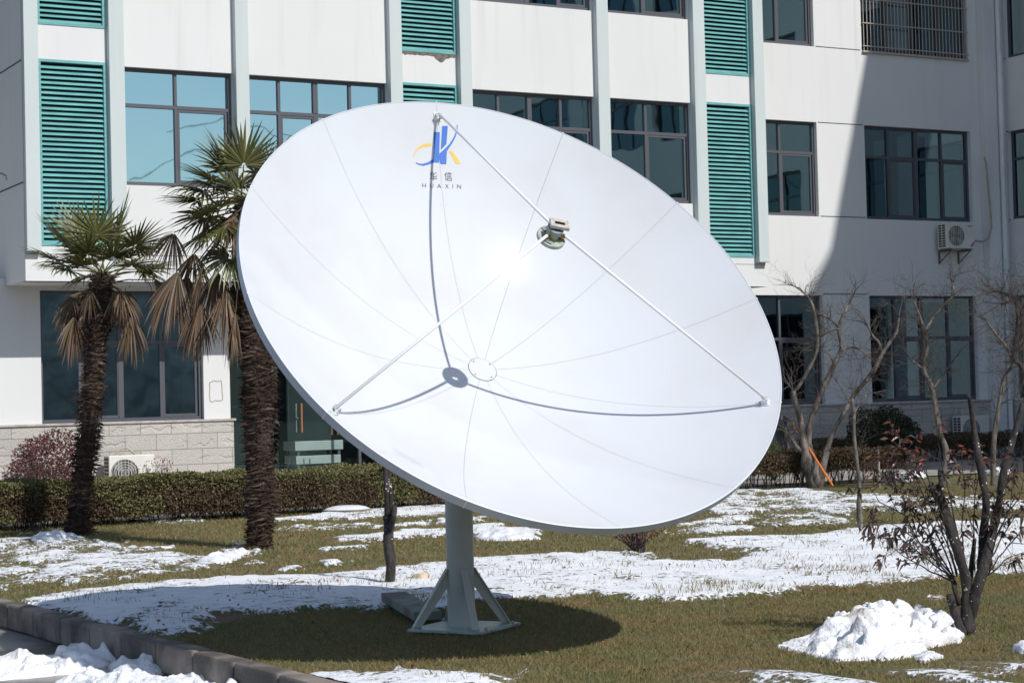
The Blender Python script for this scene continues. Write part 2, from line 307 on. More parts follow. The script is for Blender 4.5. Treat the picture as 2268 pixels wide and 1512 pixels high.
def lawnmat():
    m = bpy.data.materials.new('lawn_and_snow'); m.use_nodes = True; t = m.node_tree; nd = t.nodes; L = t.links; b = nd['Principled BSDF']
    a = nd.new('ShaderNodeAttribute'); a.attribute_name = 'snow'; g = nd.new('ShaderNodeNewGeometry')
    def noise(s, det=4, vec=None):
        n = nd.new('ShaderNodeTexNoise'); n.inputs['Scale'].default_value = s; n.inputs['Detail'].default_value = det; L.new(vec or g.outputs['Position'], n.inputs[0]); return n.outputs[0]
    def ramp(src, lo, hi, c0, c1):
        r = nd.new('ShaderNodeValToRGB'); r.color_ramp.elements[0].position = lo; r.color_ramp.elements[1].position = hi
        r.color_ramp.elements[0].color = (*c0, 1); r.color_ramp.elements[1].color = (*c1, 1); L.new(src, r.inputs[0]); return r.outputs[0]
    def math_(op, x, y, cl=False):
        q = nd.new('ShaderNodeMath'); q.operation = op; q.use_clamp = cl
        for i, v in enumerate((x, y)):
            if isinstance(v, (int, float)): q.inputs[i].default_value = v
            else: L.new(v, q.inputs[i])
        return q.outputs[0]
    def mix(f, x, y, bt='MIX'):
        q = nd.new('ShaderNodeMixRGB'); q.blend_type = bt
        for i, v in enumerate((f, x, y)):
            if isinstance(v, (int, float)): q.inputs[i].default_value = v
            else: L.new(v, q.inputs[i])
        return q.outputs[0]
    grass = ramp(noise(1.3, 5), .40, .60, (.21, .165, .09), (.13, .14, .05))
    grass = mix(.75, grass, ramp(noise(60, 4), .3, .7, (.25, .22, .2), (1, 1, 1)), 'MULTIPLY')
    f = math_('ADD', a.outputs['Fac'], math_('ADD', math_('MULTIPLY', math_('SUBTRACT', noise(28, 5), .5), 1.0), math_('MULTIPLY', math_('SUBTRACT', noise(7, 5), .5), 1.1)))
    f = math_('MULTIPLY', math_('SUBTRACT', f, .45), 6, True)
    snow = ramp(noise(6, 4), .3, .6, (.70, .705, .72), (.80, .81, .83))
    L.new(mix(f, grass, snow), b.inputs['Base Color']); b.inputs['Roughness'].default_value = .75; b.inputs['Specular IOR Level'].default_value = .2
    bp = nd.new('ShaderNodeBump'); bp.inputs['Strength'].default_value = .7; bp.inputs['Distance'].default_value = .02
    h = math_('ADD', noise(40, 5), math_('MULTIPLY', f, 1.2)); L.new(h, bp.inputs['Height']); L.new(bp.outputs[0], b.inputs['Normal'])
    return m
def axis(lo, hi, fine, flo, fhi, coarse=.6):
    a = list(np.arange(lo, flo, coarse)) + list(np.arange(flo, fhi, fine)) + list(np.arange(fhi, hi, coarse)) + [hi]
    return np.array(a)
US = axis(0, 50, .045, 0, 19.5, 1.0); WS = axis(4.9, 34, .045, 4.9, 21.6, .6)
uu, ww = np.meshgrid(US, WS); PL = (A0[None] + np.outer((uu+KU(ww)).ravel(), D) + np.outer(ww.ravel(), N))
sm = np.clip(snowfield(PL[:, :2]), 0, 1); mk = np.clip((sm-.42)/.16, 0, 1)
PL[:, 2] = lawn_z(PL[:, 0], PL[:, 1], mk); nu = len(US)
idx = np.arange(len(US)*len(WS)).reshape(len(WS), nu)
q = np.stack([idx[:-1, :-1], idx[1:, :-1], idx[1:, 1:], idx[:-1, 1:]], -1).reshape(-1, 4)
me = bpy.data.meshes.new('lawn'); me.from_pydata(PL.tolist(), [], q.tolist()); me.polygons.foreach_set('use_smooth', [True]*len(me.polygons))
at_ = me.attributes.new('snow', 'FLOAT', 'POINT'); at_.data.foreach_set('value', sm.astype(np.float32))
me.materials.append(lawnmat()); lawn = bpy.data.objects.new('lawn', me); COL.objects.link(lawn); lawn['kind'] = 'structure'
# far ground sheet and road
b = MB(); S = 900; b.add([(-S,-S,-.165),(S,-S,-.165),(S,S,-.165),(-S,S,-.165)], [(0,1,2,3)])
tag(b.build('ground', mat('bare_ground', (.12, .11, .09), .9, var=.4, vscale=.4)), kind='structure')
b = MB(); p = [FP(KU(-30)-12, -30, -.155), FP(KU(60)-14, 60, -.155), FP(KU(60)-.13, 60, -.155), FP(KU(-30)-.13, -30, -.155)]
b.add(p, [(0,1,2,3)])
rm = mat('wet_road', (.30, .27, .245), .6, .5, col2=(.035, .035, .037), vscale=.9, lo=.47, hi=.60, bump=.2, bscale=30); tag(b.build('road', rm), kind='structure')
rn = rm.node_tree.nodes; rn['Principled BSDF'].inputs['Roughness'].default_value = .35
b = MB(); b.add([FP(-30, 4.95, .012), FP(45, 4.95, .012), FP(45, -1.3, .012), FP(-30, -1.3, .012)], [(0,1,2,3)])
tag(b.build('path', mat('pale_paving', (.34, .31, .28), .85, var=.35, vscale=3)), kind='structure')
# added unseen ridge behind the camera; height and tone set for window reflections
b = MB(); vs = []; fs = []; n_ = 120
for i in range(n_+1):
    a = rad(60)+rad(170)*i/n_; R_ = 120; x = R_*math.sin(a); y = R_*math.cos(a); h = 13+1.0*mnoise.noise((i*.35, 0, 0))+.8*mnoise.noise((i*1.3, 5, 0))
    vs += [(x, y, -.2), (x*1.02, y*1.02, h), (x*1.3, y*1.3, h+.5), (x*1.4, y*1.4, -.2)]
for i in range(n_): fs += [(4*i+k, 4*i+4+k, 4*i+5+k, 4*i+1+k) for k in range(3)]
b.add(vs, fs); tag(b.build('reflection_ridge', mat('ridge_reflection_tone', (.50, .42, .35), .9, var=.5, vscale=.6, bump=1, bscale=.7), smooth=True), kind='structure')

# kerb: individual blocks in one stone edging
kb = root('kerb', FP(KU(17)-.07, 17, -.15), 'worn brown concrete kerb of separate blocks edging the lawn beside the road', 'kerb')
wv = 5.0
while wv < 27:
    L_ = .62; g0, g1 = wv+.006, wv+L_-.006
    m_ = MB(); c = FP(KU(wv+L_/2)-.08, wv+L_/2, -.055+random.uniform(-.006, .006)); dk = (N+D*.06); dk /= np.linalg.norm(dk); sd = np.cross(Z, dk)
    m_.box(c, sd*.075, dk*(L_/2-.006), Z*.10)
    m_.build('kerb_block', M['kerb'], kb, bevel=.018); wv += L_

# =================================================================== BUILDING
bd = root('office_building', FP(7, -1.3, 0), 'white office building with teal louvres, mint grey pilasters and stone plinth', 'building')
def wall(name, m, u0, u1, z0, z1, w_, ops, depth=.25, swap=None, parent=bd, thick=True):
    """wall face with rectangular openings and reveals; swap maps (u,w,z)->world"""
    F = swap or (lambda u, w, z: FP(u, w, z)); b = MB()
    us = sorted({u0, u1, *[o[0] for o in ops], *[o[1] for o in ops]}); zs = sorted({z0, z1, *[o[2] for o in ops], *[o[3] for o in ops]})
    us = [x for x in us if u0 <= x <= u1]; zs = [x for x in zs if z0 <= x <= z1]
    for i in range(len(us)-1):
        for j in range(len(zs)-1):
            cu, cz = (us[i]+us[i+1])/2, (zs[j]+zs[j+1])/2
            if any(o[0] < cu < o[1] and o[2] < cz < o[3] for o in ops): continue
            b.add([F(us[i], w_, zs[j]), F(us[i+1], w_, zs[j]), F(us[i+1], w_, zs[j+1]), F(us[i], w_, zs[j+1])], [(0,1,2,3)])
            b.add([F(us[i], w_-depth, zs[j]), F(us[i+1], w_-depth, zs[j]), F(us[i+1], w_-depth, zs[j+1]), F(us[i], w_-depth, zs[j+1])], [(3,2,1,0)])
    for (a, c, e, f) in ops:
        f = min(f, z1)
        for (p, q_) in (((a, e), (a, f)), ((a, f), (c, f)), ((c, f), (c, e)), ((c, e), (a, e))):
            b.add([F(p[0], w_, p[1]), F(q_[0], w_, q_[1]), F(q_[0], w_-depth, q_[1]), F(p[0], w_-depth, p[1])], [(0,1,2,3)])
    if thick:
        for (p, q_) in (((u0, z0), (u0, z1)), ((u0, z1), (u1, z1)), ((u1, z1), (u1, z0)), ((u1, z0), (u0, z0))):
            b.add([F(p[0], w_, p[1]), F(q_[0], w_, q_[1]), F(q_[0], w_-depth, q_[1]), F(p[0], w_-depth, p[1])], [(3,2,1,0)])
    return b.build(name, m, parent)
def frbox(b, F, u0, u1, w0, w1, z0, z1):
    c = (F(u0, w0, z0)+F(u1, w1, z1))/2; du = (F(u1, w0, z0)-F(u0, w0, z0))/2; dw = (F(u0, w1, z0)-F(u0, w0, z0))/2
    b.box(c, du, dw, Z*(z1-z0)/2)
def window(u0, u1, z0, z1, w_, mull, trans, thick=(), sash=True, swap=None, glass='glass', lab=None, curtain=False):
    """frame, mullions, transom and one glass sheet per window; w_ = face of the wall"""
    F = swap or FP; b = MB(); f0, f1 = w_-.17, w_-.10; t = .055
    frbox(b, F, u0, u0+t, f0, f1, z0, z1); frbox(b, F, u1-t, u1, f0, f1, z0, z1)
    frbox(b, F, u0+t, u1-t, f0, f1, z1-t, z1); frbox(b, F, u0+t, u1-t, f0, f1, z0, z0+t+.015)
    if trans: frbox(b, F, u0+t, u1-t, f0-.002, f1-.004, trans-.03, trans+.03)
    for i, q_ in enumerate(mull):
        tt = .045 if i in thick else .025; frbox(b, F, q_-tt, q_+tt, f0+.002, f1-.002+.006*(i in thick), z0+t+.015, (trans-.03) if trans else z1-t)
        if trans: frbox(b, F, q_-tt, q_+tt, f0+.002, f1-.002+.006*(i in thick), trans+.03, z1-t)
    if sash:   # sliding sash frames in the lower lights
        ed = [u0+t]+list(mull)+[u1-t]; zt = (trans-.03) if trans else z1-t
        for i in range(len(ed)-1):
            a, c = ed[i]+.03, ed[i+1]-.03; s0 = w_-.16+.02*(i % 2)
            if i % 2 == 1:
                frbox(b, F, a, a+.035, s0, s0+.03, z0+.075, zt-.005); frbox(b, F, c-.035, c, s0, s0+.03, z0+.075, zt-.005)
                frbox(b, F, a+.035, c-.035, s0, s0+.03, z0+.075, z0+.12); frbox(b, F, a+.035, c-.035, s0, s0+.03, zt-.045, zt-.005)
    o = b.build('window', M['frame'], bd)
    if lab: o['label'] = lab
    ed = [u0+t]+list(mull)+[u1-t]; zz = [(z0+t, trans), (trans, z1-t)] if trans else [(z0+t, z1-t)]
    g = MB()
    for i in range(len(ed)-1):      # each light leans a hair differently, so mirrored things break at the frames
        for (a, c) in zz:
            j = [random.uniform(-.004, .004) for _ in range(3)]; wg = w_-.14
            g.add([F(ed[i], wg+j[0], a), F(ed[i+1], wg+j[1], a), F(ed[i+1], wg+j[1]+j[2]*.3, c), F(ed[i], wg+j[0]+j[2]*.3, c)], [(0,1,2,3)])
    g.build('glass', M[glass], o)
    if curtain:
        for (ca, cb_) in curtain:
            cm = MB(); nn = 24; vs = []
            for i in range(nn+1):
                u = ca+(cb_-ca)*i/nn; wq = w_-.45+.03*math.sin(i*2.1)+.015*math.sin(i*5.3)
                vs += [F(u, wq, z0+.05), F(u, wq, z1-.1)]
            cm.add(vs, [(2*i, 2*i+2, 2*i+3, 2*i+1) for i in range(nn)]); cm.build('curtain', M['curtain'], o, smooth=True)
    return o
ZT, ZB, ZR = 7.28, 5.29, 6.65; ST = 3.64; LB, LT = 4.25, 7.32
TOPZ = 23.2
# windows of the projecting bay
wins = [(1.49, 3.44, [2.44], ()), (3.72, 6.38, [4.33, 5.02, 5.69], (1,)), (8.06, 10.76, [8.71, 9.38, 10.06], (1,)), (11.05, 12.99, [11.98], ())]
ops = []
for fl in range(0, 5):
    dz = fl*ST
    for (a, c, mm, th) in wins: ops.append((a, c, ZB+dz, ZT+dz))
louv = [(.06, 1.20), (6.65, 7.80), (13.30, 14.44)]
for fl in range(5):
    for (a, c) in louv: ops.append((a, c, LB+fl*ST, LT+fl*ST))
wall('wall', M['wall'], -.20, 14.72, 3.67, TOPZ, 0, ops)
for fl in range(2):
    for (a, c, mm, th) in wins:
        window(a, c, ZB+fl*ST, ZT+fl*ST, 0, mm, ZR+fl*ST, th, curtain=[(a+.1, a+.55)] if (a > 10) else False)
def louvre(a, c, z0, z1):
    b = MB(); t = .045
    b.fbox(a+.001, a+t, -.11, .012, z0, z1); b.fbox(c-t, c-.001, -.11, .012, z0, z1); b.fbox(a+t, c-t, -.11, .012, z0, z0+t); b.fbox(a+t, c-t, -.11, .012, z1-t, z1)
    zc = z0+t+.03
    while zc < z1-t-.02:   # blades tilted outwards and down
        j = random.uniform(-.003, .003)
        b.box(FP((a+c)/2, -.035, zc+j), D*((c-a)/2-t-.001), (N*.030-Z*.030), (N*.002+Z*.0024)); zc += .0845
    o = b.build('louvre', M['louver'], bd)
    k = MB(); k.add([FP(a, -.2, z0), FP(c, -.2, z0), FP(c, -.2, z1), FP(a, -.2, z1)], [(0,1,2,3)]); k.build('louvre_backing', M['dark'], o)
for fl in range(2):
    for (a, c) in louv: louvre(a, c, LB+fl*ST, LT+fl*ST)
for (a, c) in ((-.20, .035), (1.22, 1.48), (3.45, 3.69), (6.39, 6.63), (7.81, 8.05), (10.77, 11.03), (13.0, 13.27), (14.45, 14.70)):
    z0 = 4.15; b = MB(); b.fbox(a, c, .001, .14, z0, TOPZ); b.build('pilaster', M['pil'], bd, bevel=.006)
# broken plaster under the middle louvre
b = MB(); pts = []; zu = LB+ST-.005; nn = 30
for i in range(nn+1):
    u = 6.68+1.1*i/nn; dp_ = .05+.05*max(0, mnoise.noise((i*.33, 2, 1)))+.10*math.exp(-((i-22)/3.)**2)+.03*mnoise.noise((i*1.7, 0, 0)); pts.append((u, zu-max(dp_, .02)))
vs = [];
for (u, z) in pts: vs += [FP(u, .006, zu), FP(u, .006, z)]
b.add(vs, [(2*i, 2*i+1, 2*i+3, 2*i+2) for i in range(nn)]); b.build('broken_plaster', M['patch'], bd)
# underside and left end wall of the projecting bay
b = MB(); b.add([FP(-.20, 0, 3.67), FP(14.72, 0, 3.67), FP(14.72, -1.3, 3.67), FP(-.20, -1.3, 3.67)], [(0,3,2,1)]); b.build('soffit', M['wall'], bd)
side = lambda u, w_, z: FP(-.20-w_, -u, z)      # end wall: runs away from the viewer
wall('wall', M['wall'], 0, 14, 3.67, TOPZ, 0, [], swap=lambda u, w_, z: FP(-.205-w_, -u, z), thick=False)
b = MB()
for z in (5.28, 7.28, 8.93, 10.93): b = MB(); b.box(FP(-.208, -7, z), N*6.98, D*.003, Z*.012); b.build('groove', M['groove'], bd)
b = MB(); b.fbox(14.72, 14.74, -1.3, -.001, 3.67, TOPZ); b.build('wall', M['wall'], bd)
# joints on the band below the pilasters
b = MB(); b.fbox(-.19, 14.70, .0, .003, 4.108, 4.116); b.build('groove', M['groove'], bd)
# recessed ground floor and right-hand section
RW = -1.3
gw = [(.38, 3.27, 1.32, 3.60)]
r_ops = []
for fl in range(5):
    r_ops += [(15.2, 17.12, ZB+fl*ST-.03, ZT+fl*ST), (18.42, 21.46, ZB+fl*ST-.05, ZT+fl*ST)]
r_ops += [(15.0, 17.14, 1.27, 3.58), (18.42, 21.48, 1.27, 3.58)]
wall('wall', M['wall'], -.9, 3.72, 1.33, 3.67, RW, gw)
wall('wall', M['wall'], 11.2, 14.73, 1.26, 3.67, RW, [])
wall('wall', M['wall'], 14.73, 22.35, 1.26, TOPZ, RW, r_ops)
wall('wall', M['wall'], -10, -.9, 1.33, 3.67, RW, [])
b = MB(); b.fbox(-10, -.21, -14, RW, 3.671, 3.80); b.build('terrace_slab', M['wall'], bd)
b = MB(); b.fbox(-10, 3.78, RW-.1, RW+.10, -.1, 1.29); b.build('plinth', M['plinth'], bd)
b = MB(); b.fbox(-10, 3.82, RW-.1, RW+.13, 1.291, 1.33); b.build('ledge', M['ledge'], bd, bevel=.005)
b = MB(); b.fbox(11.1, 22.3, RW-.1, RW+.10, -.1, 1.22); b.build('plinth', M['plinth'], bd)
b = MB(); b.fbox(11.06, 22.3, RW-.1, RW+.13, 1.221, 1.26); b.build('ledge', M['ledge'], bd, bevel=.005)
window(.38, 3.27, 1.32, 3.60, RW, [1.08, 1.80, 2.53], 2.70, (1,), curtain=False)
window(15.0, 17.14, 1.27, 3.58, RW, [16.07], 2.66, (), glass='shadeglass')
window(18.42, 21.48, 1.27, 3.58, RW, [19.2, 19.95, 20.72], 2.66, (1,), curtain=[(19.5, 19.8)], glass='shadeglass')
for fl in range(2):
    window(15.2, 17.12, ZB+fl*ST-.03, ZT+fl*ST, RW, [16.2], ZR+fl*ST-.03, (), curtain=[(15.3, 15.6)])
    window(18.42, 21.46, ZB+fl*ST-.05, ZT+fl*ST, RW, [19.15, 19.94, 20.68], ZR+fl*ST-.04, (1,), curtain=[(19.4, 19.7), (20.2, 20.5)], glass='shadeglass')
# window cage on the upper right window
b = MB(); x = 18.46
while x < 21.42: b.tube([FP(x, RW+.03, 8.90), FP(x, RW+.03, 10.95)], .010, 6); x += .098
for z in (9.0, 9.50, 10.03, 10.5): b.tube([FP(18.42, RW+.045, z), FP(21.46, RW+.045, z)], .014, 6)
b.fbox(18.42, 21.46, RW+.002, RW+.06, 8.86, 8.90); b.build('window_bars', M['bars'], bd)
b = MB()
for z in (3.61, 5.27, 7.28, 8.91, 10.92): b = MB(); b.fbox(17.16, 18.38, RW, RW+.004, z-.009, z+.009); b.build('groove', M['groove'], bd)
# inner corner column and wing that comes towards the viewer on the right
UW = 22.32
b = MB(); b.fbox(21.74, UW-.002, RW+.001, RW+.22, -.05, TOPZ); b.build('corner_column', M['wall'], bd, bevel=.01)
WG = lambda u, w_, z: FP(UW-w_, u, z)    # u = distance out from recessed wall plane, w_ = towards -D
def wingpix(x, y):
    r = ray(x, y); t = ((FP(UW, 0, 0)-EYE) @ D)/(r @ D); P = EYE+t*r; return float((P-A0) @ N), float(P[2])
s0 = wingpix(2232, 300)[0]; w_ops = []
for k in range(9):
    a = s0+k*3.4
    if a+2.4 < 29:
        for fl in range(5): w_ops.append((a, a+2.4, ZB+fl*ST, ZT+fl*ST))
        w_ops.append((a, a+2.4, 1.27, 3.58))
WL = 30.0
wall('wall', M['wall'], RW, RW+WL, 1.26, TOPZ, 0, w_ops, swap=WG, thick=False)
b = MB(); b.box(WG(RW+WL/2, .04, .579), N*WL/2, D*.06, Z*.679); b.build('plinth', M['plinth'], bd)
for k in range(9):
    a = s0+k*3.4
    if a+2.4 >= 29: continue
    for fl in range(3 if k else 2):
        window(a, a+2.4, ZB+fl*ST, ZT+fl*ST, 0, [a+.8, a+1.6], ZR+fl*ST, (), swap=WG, sash=False, glass='wingglass')
    window(a, a+2.4, 1.27, 3.58, 0, [a+.8, a+1.6], 2.66, (), swap=WG, sash=False, glass='wingglass')
b = MB()
for z in (5.29, 7.28, 8.93, 10.92): b = MB(); frbox(b, WG, RW+.3, s0-.05, 0, .004, z-.009, z+.009); b.build('groove', M['groove'], bd)
# wing end, back and roof, its unseen rise added to bend the cast shadow
b = MB(); TR = 13.; shadow_prof = [(RW, TOPZ), (RW+20, TOPZ), (RW+24, TOPZ+2.3), (RW+WL, TOPZ+6)]
for i in range(3):
    (a, za), (c, zc) = shadow_prof[i], shadow_prof[i+1]
    b.add([WG(a, 0, za), WG(c, 0, zc), WG(c, -TR, zc), WG(a, -TR, za)], [(0,1,2,3)])
    if i: b.add([WG(a, 0, TOPZ), WG(c, 0, TOPZ), WG(c, 0, zc), WG(a, 0, za)], [(0,1,2,3)])
b.add([WG(RW+WL, 0, 0), WG(RW+WL, -TR, 0), WG(RW+WL, -TR, shadow_prof[-1][1]), WG(RW+WL, 0, shadow_prof[-1][1])], [(0,1,2,3)])
b.build('roof', M['wall'], bd)
# main roof, back and inner partition so the rooms are dark
b = MB(); b.add([FP(-10, 0, TOPZ), FP(36, 0, TOPZ), FP(36, -14, TOPZ), FP(-10, -14, TOPZ)], [(0,1,2,3)])
b.add([FP(-10, -14, 0), FP(36, -14, 0), FP(36, -14, TOPZ), FP(-10, -14, TOPZ)], [(0,1,2,3)]); b.build('roof', M['wall'], bd)
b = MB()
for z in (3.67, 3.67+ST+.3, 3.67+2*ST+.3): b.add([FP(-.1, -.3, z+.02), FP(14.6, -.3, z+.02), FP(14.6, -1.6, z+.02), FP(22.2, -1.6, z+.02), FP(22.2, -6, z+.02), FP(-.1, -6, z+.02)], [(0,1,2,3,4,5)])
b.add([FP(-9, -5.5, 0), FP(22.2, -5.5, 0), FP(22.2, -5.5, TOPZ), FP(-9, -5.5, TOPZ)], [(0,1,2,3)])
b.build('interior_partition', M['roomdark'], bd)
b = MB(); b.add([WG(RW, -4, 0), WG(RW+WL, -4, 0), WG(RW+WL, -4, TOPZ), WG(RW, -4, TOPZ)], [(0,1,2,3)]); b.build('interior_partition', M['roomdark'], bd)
# glazed entrance
EW = -2.1
b = MB(); b.fbox(3.72, 3.80, EW, RW-.101, 0, 3.67); b.build('wall', M['wall'], bd)
en = MB()
for u in (3.80, 6.6, 8.4, 11.14): en.fbox(u, u+.05, EW-.03, EW+.03, 0, 3.6)
en.fbox(3.85, 11.14, EW-.028, EW+.028, 3.55, 3.6); en.fbox(3.85, 11.14, EW-.028, EW+.028, .02, .07); en.fbox(3.85, 11.14, EW-.026, EW+.026, 2.35, 2.40)
door = en.build('entrance_glazing', M['frame'], bd)
g = MB()
for (a, c) in ((3.85, 5.2), (5.215, 6.6), (6.65, 8.4), (8.45, 11.14)): g.add([FP(a, EW, .07), FP(c, EW, .07), FP(c, EW, 3.55), FP(a, EW, 3.55)], [(0,1,2,3)])
g.build('glass', M['doorglass'], door)
hu, hz = fac(665, 925, EW)
b = MB(); b.tube([FP(hu, EW+.07, hz-.27), FP(hu, EW+.07, hz+.27)], .016, 8)
for s in (-.2, .2): b.tube([FP(hu, EW, hz+s), FP(hu, EW+.07, hz+s)], .009, 6)
b.build('door_handle', mat('copper_handle', (.42, .15, .06), .4), door)
b = MB(); b.tube([FP(hu-.05, EW-.07, hz-.27), FP(hu-.05, EW-.07, hz+.27)], .012, 8)
b.tube([FP(hu-.05, EW, hz), FP(hu-.05, EW-.07, hz)], .009, 6); b.build('door_handle', M['pipe'], door)
hu2, hz2 = fac(732, 945, EW); b = MB()
for k in (0, .12): b.tube([FP(hu2+k, EW+.06, hz2-.15), FP(hu2+k, EW+.06, hz2+.2)], .013, 8)
b.tube([FP(hu2, EW+.06, hz2), FP(hu2+.12, EW+.06, hz2)], .008, 6); b.build('door_handle', M['brass'], door)
b = MB(); b.fbox(3.8, 11.2, -6, EW-.04, -.02, .02); b.build('interior_floor', M['room'], bd)
b = MB(); b.fbox(4.2, 6.2, -5.2, -5.1, 0, 3.6); b.fbox(6.35, 7.3, -5.0, -4.95, 0, 3.6); b.build('interior_partition', M['room'], bd)
# machine table inside the entrance
du, dz_ = fac(640, 975, -3.2); tb = root('work_table', FP(du+.4, -3.2, 0), 'white topped machine table with drawers standing inside the glazed entrance', 'table')
b = MB(); b.fbox(du, du+1.0, -3.5, -2.9, .66, .84); b.build('table_top', M['plastic'], tb, bevel=.01)
b = MB(); b.fbox(du+.02, du+.95, -3.5, -2.91, .40, .56); b.build('drawer', M['plastic'], tb, bevel=.01)
for (a, w_) in ((du+.05, -3.45), (du+.05, -2.95), (du+.9, -3.45), (du+.9, -2.95)):
    b = MB(); b.fbox(a, a+.05, w_-.025, w_+.025, 0, .66); b.build('leg', M['grille'], tb)
# tape remains on the ground floor wall
tq = [fac(x, y, RW) for (x, y) in ((463, 845), (490, 843), (493, 886), (466, 889))]; b = MB()
pp = []
for i in range(4):
    a, c = tq[i], tq[(i+1) % 4]
    for k in range(5): pp.append(FP(a[0]+(c[0]-a[0])*k/5+random.uniform(-.012, .012), RW+.004, a[1]+(c[1]-a[1])*k/5+random.uniform(-.015, .015)))
pp.append(pp[0]); b.tube(pp, .006, 4); tag(b.build('tape_outline', mat('old_tape', (.33, .26, .18), .8), loc=pp[0]), 'tan rectangle of old tape on the wall right of the ground floor window', 'tape')
# downpipe beside corner column
dp = MB(); uz = [FP(22.12, RW+.30, z) for z in (-.05, TOPZ)]; dp.tube(uz, .055, 12)
for z in (1.5, 4.2, 6.4, 9.0): dp.disc_cyl(FP(22.12, RW+.30, z), Z, .066, .06, 12)
tag(dp.build('downpipe', M['pipe'], smooth=False, loc=FP(22.12, RW+.3, 0)), 'white vertical rainwater pipe in the inner corner of the building', 'pipe')

# =================================================================== AIR CONDITIONERS
def ac(origin, axu, axn, W_, H_, T_, label, loc_label, fan_side=-1, sticker=False, group='air conditioner outdoor units'):
    """origin: bottom centre of front face; axu right, axn outwards"""
    axu = np.asarray(axu); axn = np.asarray(axn); r = root('air_conditioner', origin-axn*T_/2, label, 'air conditioner', group)
    P = lambda a, n, z: origin+axu*a+axn*n+Z*z
    b = MB(); b.box(P(0, -T_/2, H_/2+.02), axu*W_/2, axn*T_/2, Z*H_/2); b.build('casing', M['paint'], r, bevel=.012)
    for s in (-1, 1): b = MB(); b.box(P(s*W_*.36, -T_/2, .01), axu*.03, axn*(T_/2+.01), Z*.012); b.build('foot', M['grille'], r)
    c = P(fan_side*W_*.16, .004, H_/2+.02); rr = H_*.40
    b = MB(); b.disc_cyl(c-axn*.002, axn, rr, .003, 40); b.build('fan_opening', M['acdark'], r)
    b = MB()
    for k in range(4):
        a0 = k*math.pi/2+.3; vs = [c+axn*.003]
        for j in range(5): a = a0+j*.2; vs.append(c+axn*(.004+.001*j)+rr*.9*(math.cos(a)*axu+math.sin(a)*Z))
        b.add(vs, [(0, j, j+1) for j in range(1, 5)])
    b.build('fan', M['grille'], r)
    b = MB()
    for q_ in (.28, .45, .62, .79, .97):
        n_ = 32; b.tube([c+axn*.014+rr*q_*(math.cos(2*math.pi*k/n_)*axu+math.sin(2*math.pi*k/n_)*Z) for k in range(n_+1)], .0035, 4, cap=False)
    for k in range(9):
        off = (k-4)*rr*.235; hh = math.sqrt(max(rr*rr-off*off, 0)); b.tube([c+axn*.016+axu*off-Z*hh, c+axn*.016+axu*off+Z*hh], .004, 4)
    b.build('fan_grille', M['paint'], r)
    b = MB()   # side coil grille on the left end
    for i in range(9):
        for j in range(2): b.box(P(-W_/2-.002, -T_*(.3+.4*j), H_*(.1+.1*i)+.02), axu*.003, axn*T_*.15, Z*H_*.035)
    b.build('side_vent', M['acdark'], r)
    if sticker:
        for i, mm in enumerate(('red', 'sblue')):
            b = MB(); o_ = .035*i; x0 = W_*.31+o_; b.add([P(x0, .003, .06), P(x0+.03, .003, .06), P(x0+.13, .003, .17), P(x0+.10, .003, .17)], [(0,1,2,3)]); b.build('sticker', M[mm], r)
        b = MB(); b.box(P(W_*.33, .002, H_-.045), axu*.055, axn*.002, Z*.01); b.build('badge', M['ink'], r)
    else:
        b = MB(); b.box(P(W_*.36, .002, H_*.72), axu*.06, axn*.002, Z*.06); b.build('badge', mat('pale_plate', (.6, .62, .55), .5), r)
    return r
# on the wall
u0, z0 = fac(2088, 552, RW+.35); u1, _ = fac(2160, 555, RW+.35)
aw = ac(FP((u0+u1)/2, RW+.42, z0), D, N, .82, .56, .30, 'dusty white air conditioner hung on brackets under the upper right window', '', sticker=True)
b = MB()
for s in (-.28, .28):
    c = (u0+u1)/2+s; b.fbox(c-.015, c+.015, RW+.002, RW+.42, z0-.035, z0-.003); b.fbox(c-.015, c+.015, RW+.001, RW+.03, z0-.30, z0-.036)
    b.tube([FP(c, RW+.02, z0-.28), FP(c, RW+.38, z0-.04)], .012, 5)
b.build('bracket', M['rust'], aw)
hp = [(2160, 533), (2176, 535), (2190, 528), (2196, 505), (2194, 470), (2190, 430), (2187, 390), (2184, 362), (2180, 347)]
b = MB(); b.tube([FP(*((lambda q_: (q_[0], RW+.30, q_[1]))(fac(x, y, RW+.30)))) for (x, y) in hp], .022, 8); b.build('pipe', M['hose'], aw, smooth=True)
# on the ground left: front face pixels 248..345 x 998..1062
cu = .5*(fac(234, 1030, -.75)[0]+fac(346, 1030, -.75)[0])
al = ac(FP(cu, -.70, .12), D, N, .80, .62, .30, 'white air conditioner on the ground against the stone plinth, behind the clipped hedge', '')
b = MB(); a0, a1 = cu-.22, cu+.2
b.tube([FP(a0+(a1-a0)*k/14, -1.05, .72+.16*math.sin(math.pi*k/14)) for k in range(15)], .018, 6); b.build('pipe', M['hose'], al, smooth=True)
b = MB(); b.fbox(cu-.4, cu+.4, -1.0, -.7, 0, .12); b.build('stand', M['kerb'], al)
# on the ground right, behind the bare trees
cr_ = .5*(fac(2118, 950, -.75)[0]+fac(2200, 950, -.75)[0])
ar = ac(FP(cr_, -.72, .30), D, N, .80, .60, .30, 'white air conditioner low in the shade behind the bare trees on the right', '')
b = MB(); b.fbox(cr_-.4, cr_+.4, -1.02, -.72, 0, .30); b.build('stand', M['kerb'], ar)
b = MB(); b.tube([FP(cr_-.35+.2*k/8, -1.0, .9+.16*math.sin(math.pi*k/8)) for k in range(9)], .018, 6); b.build('pipe', M['hose'], ar, smooth=True)
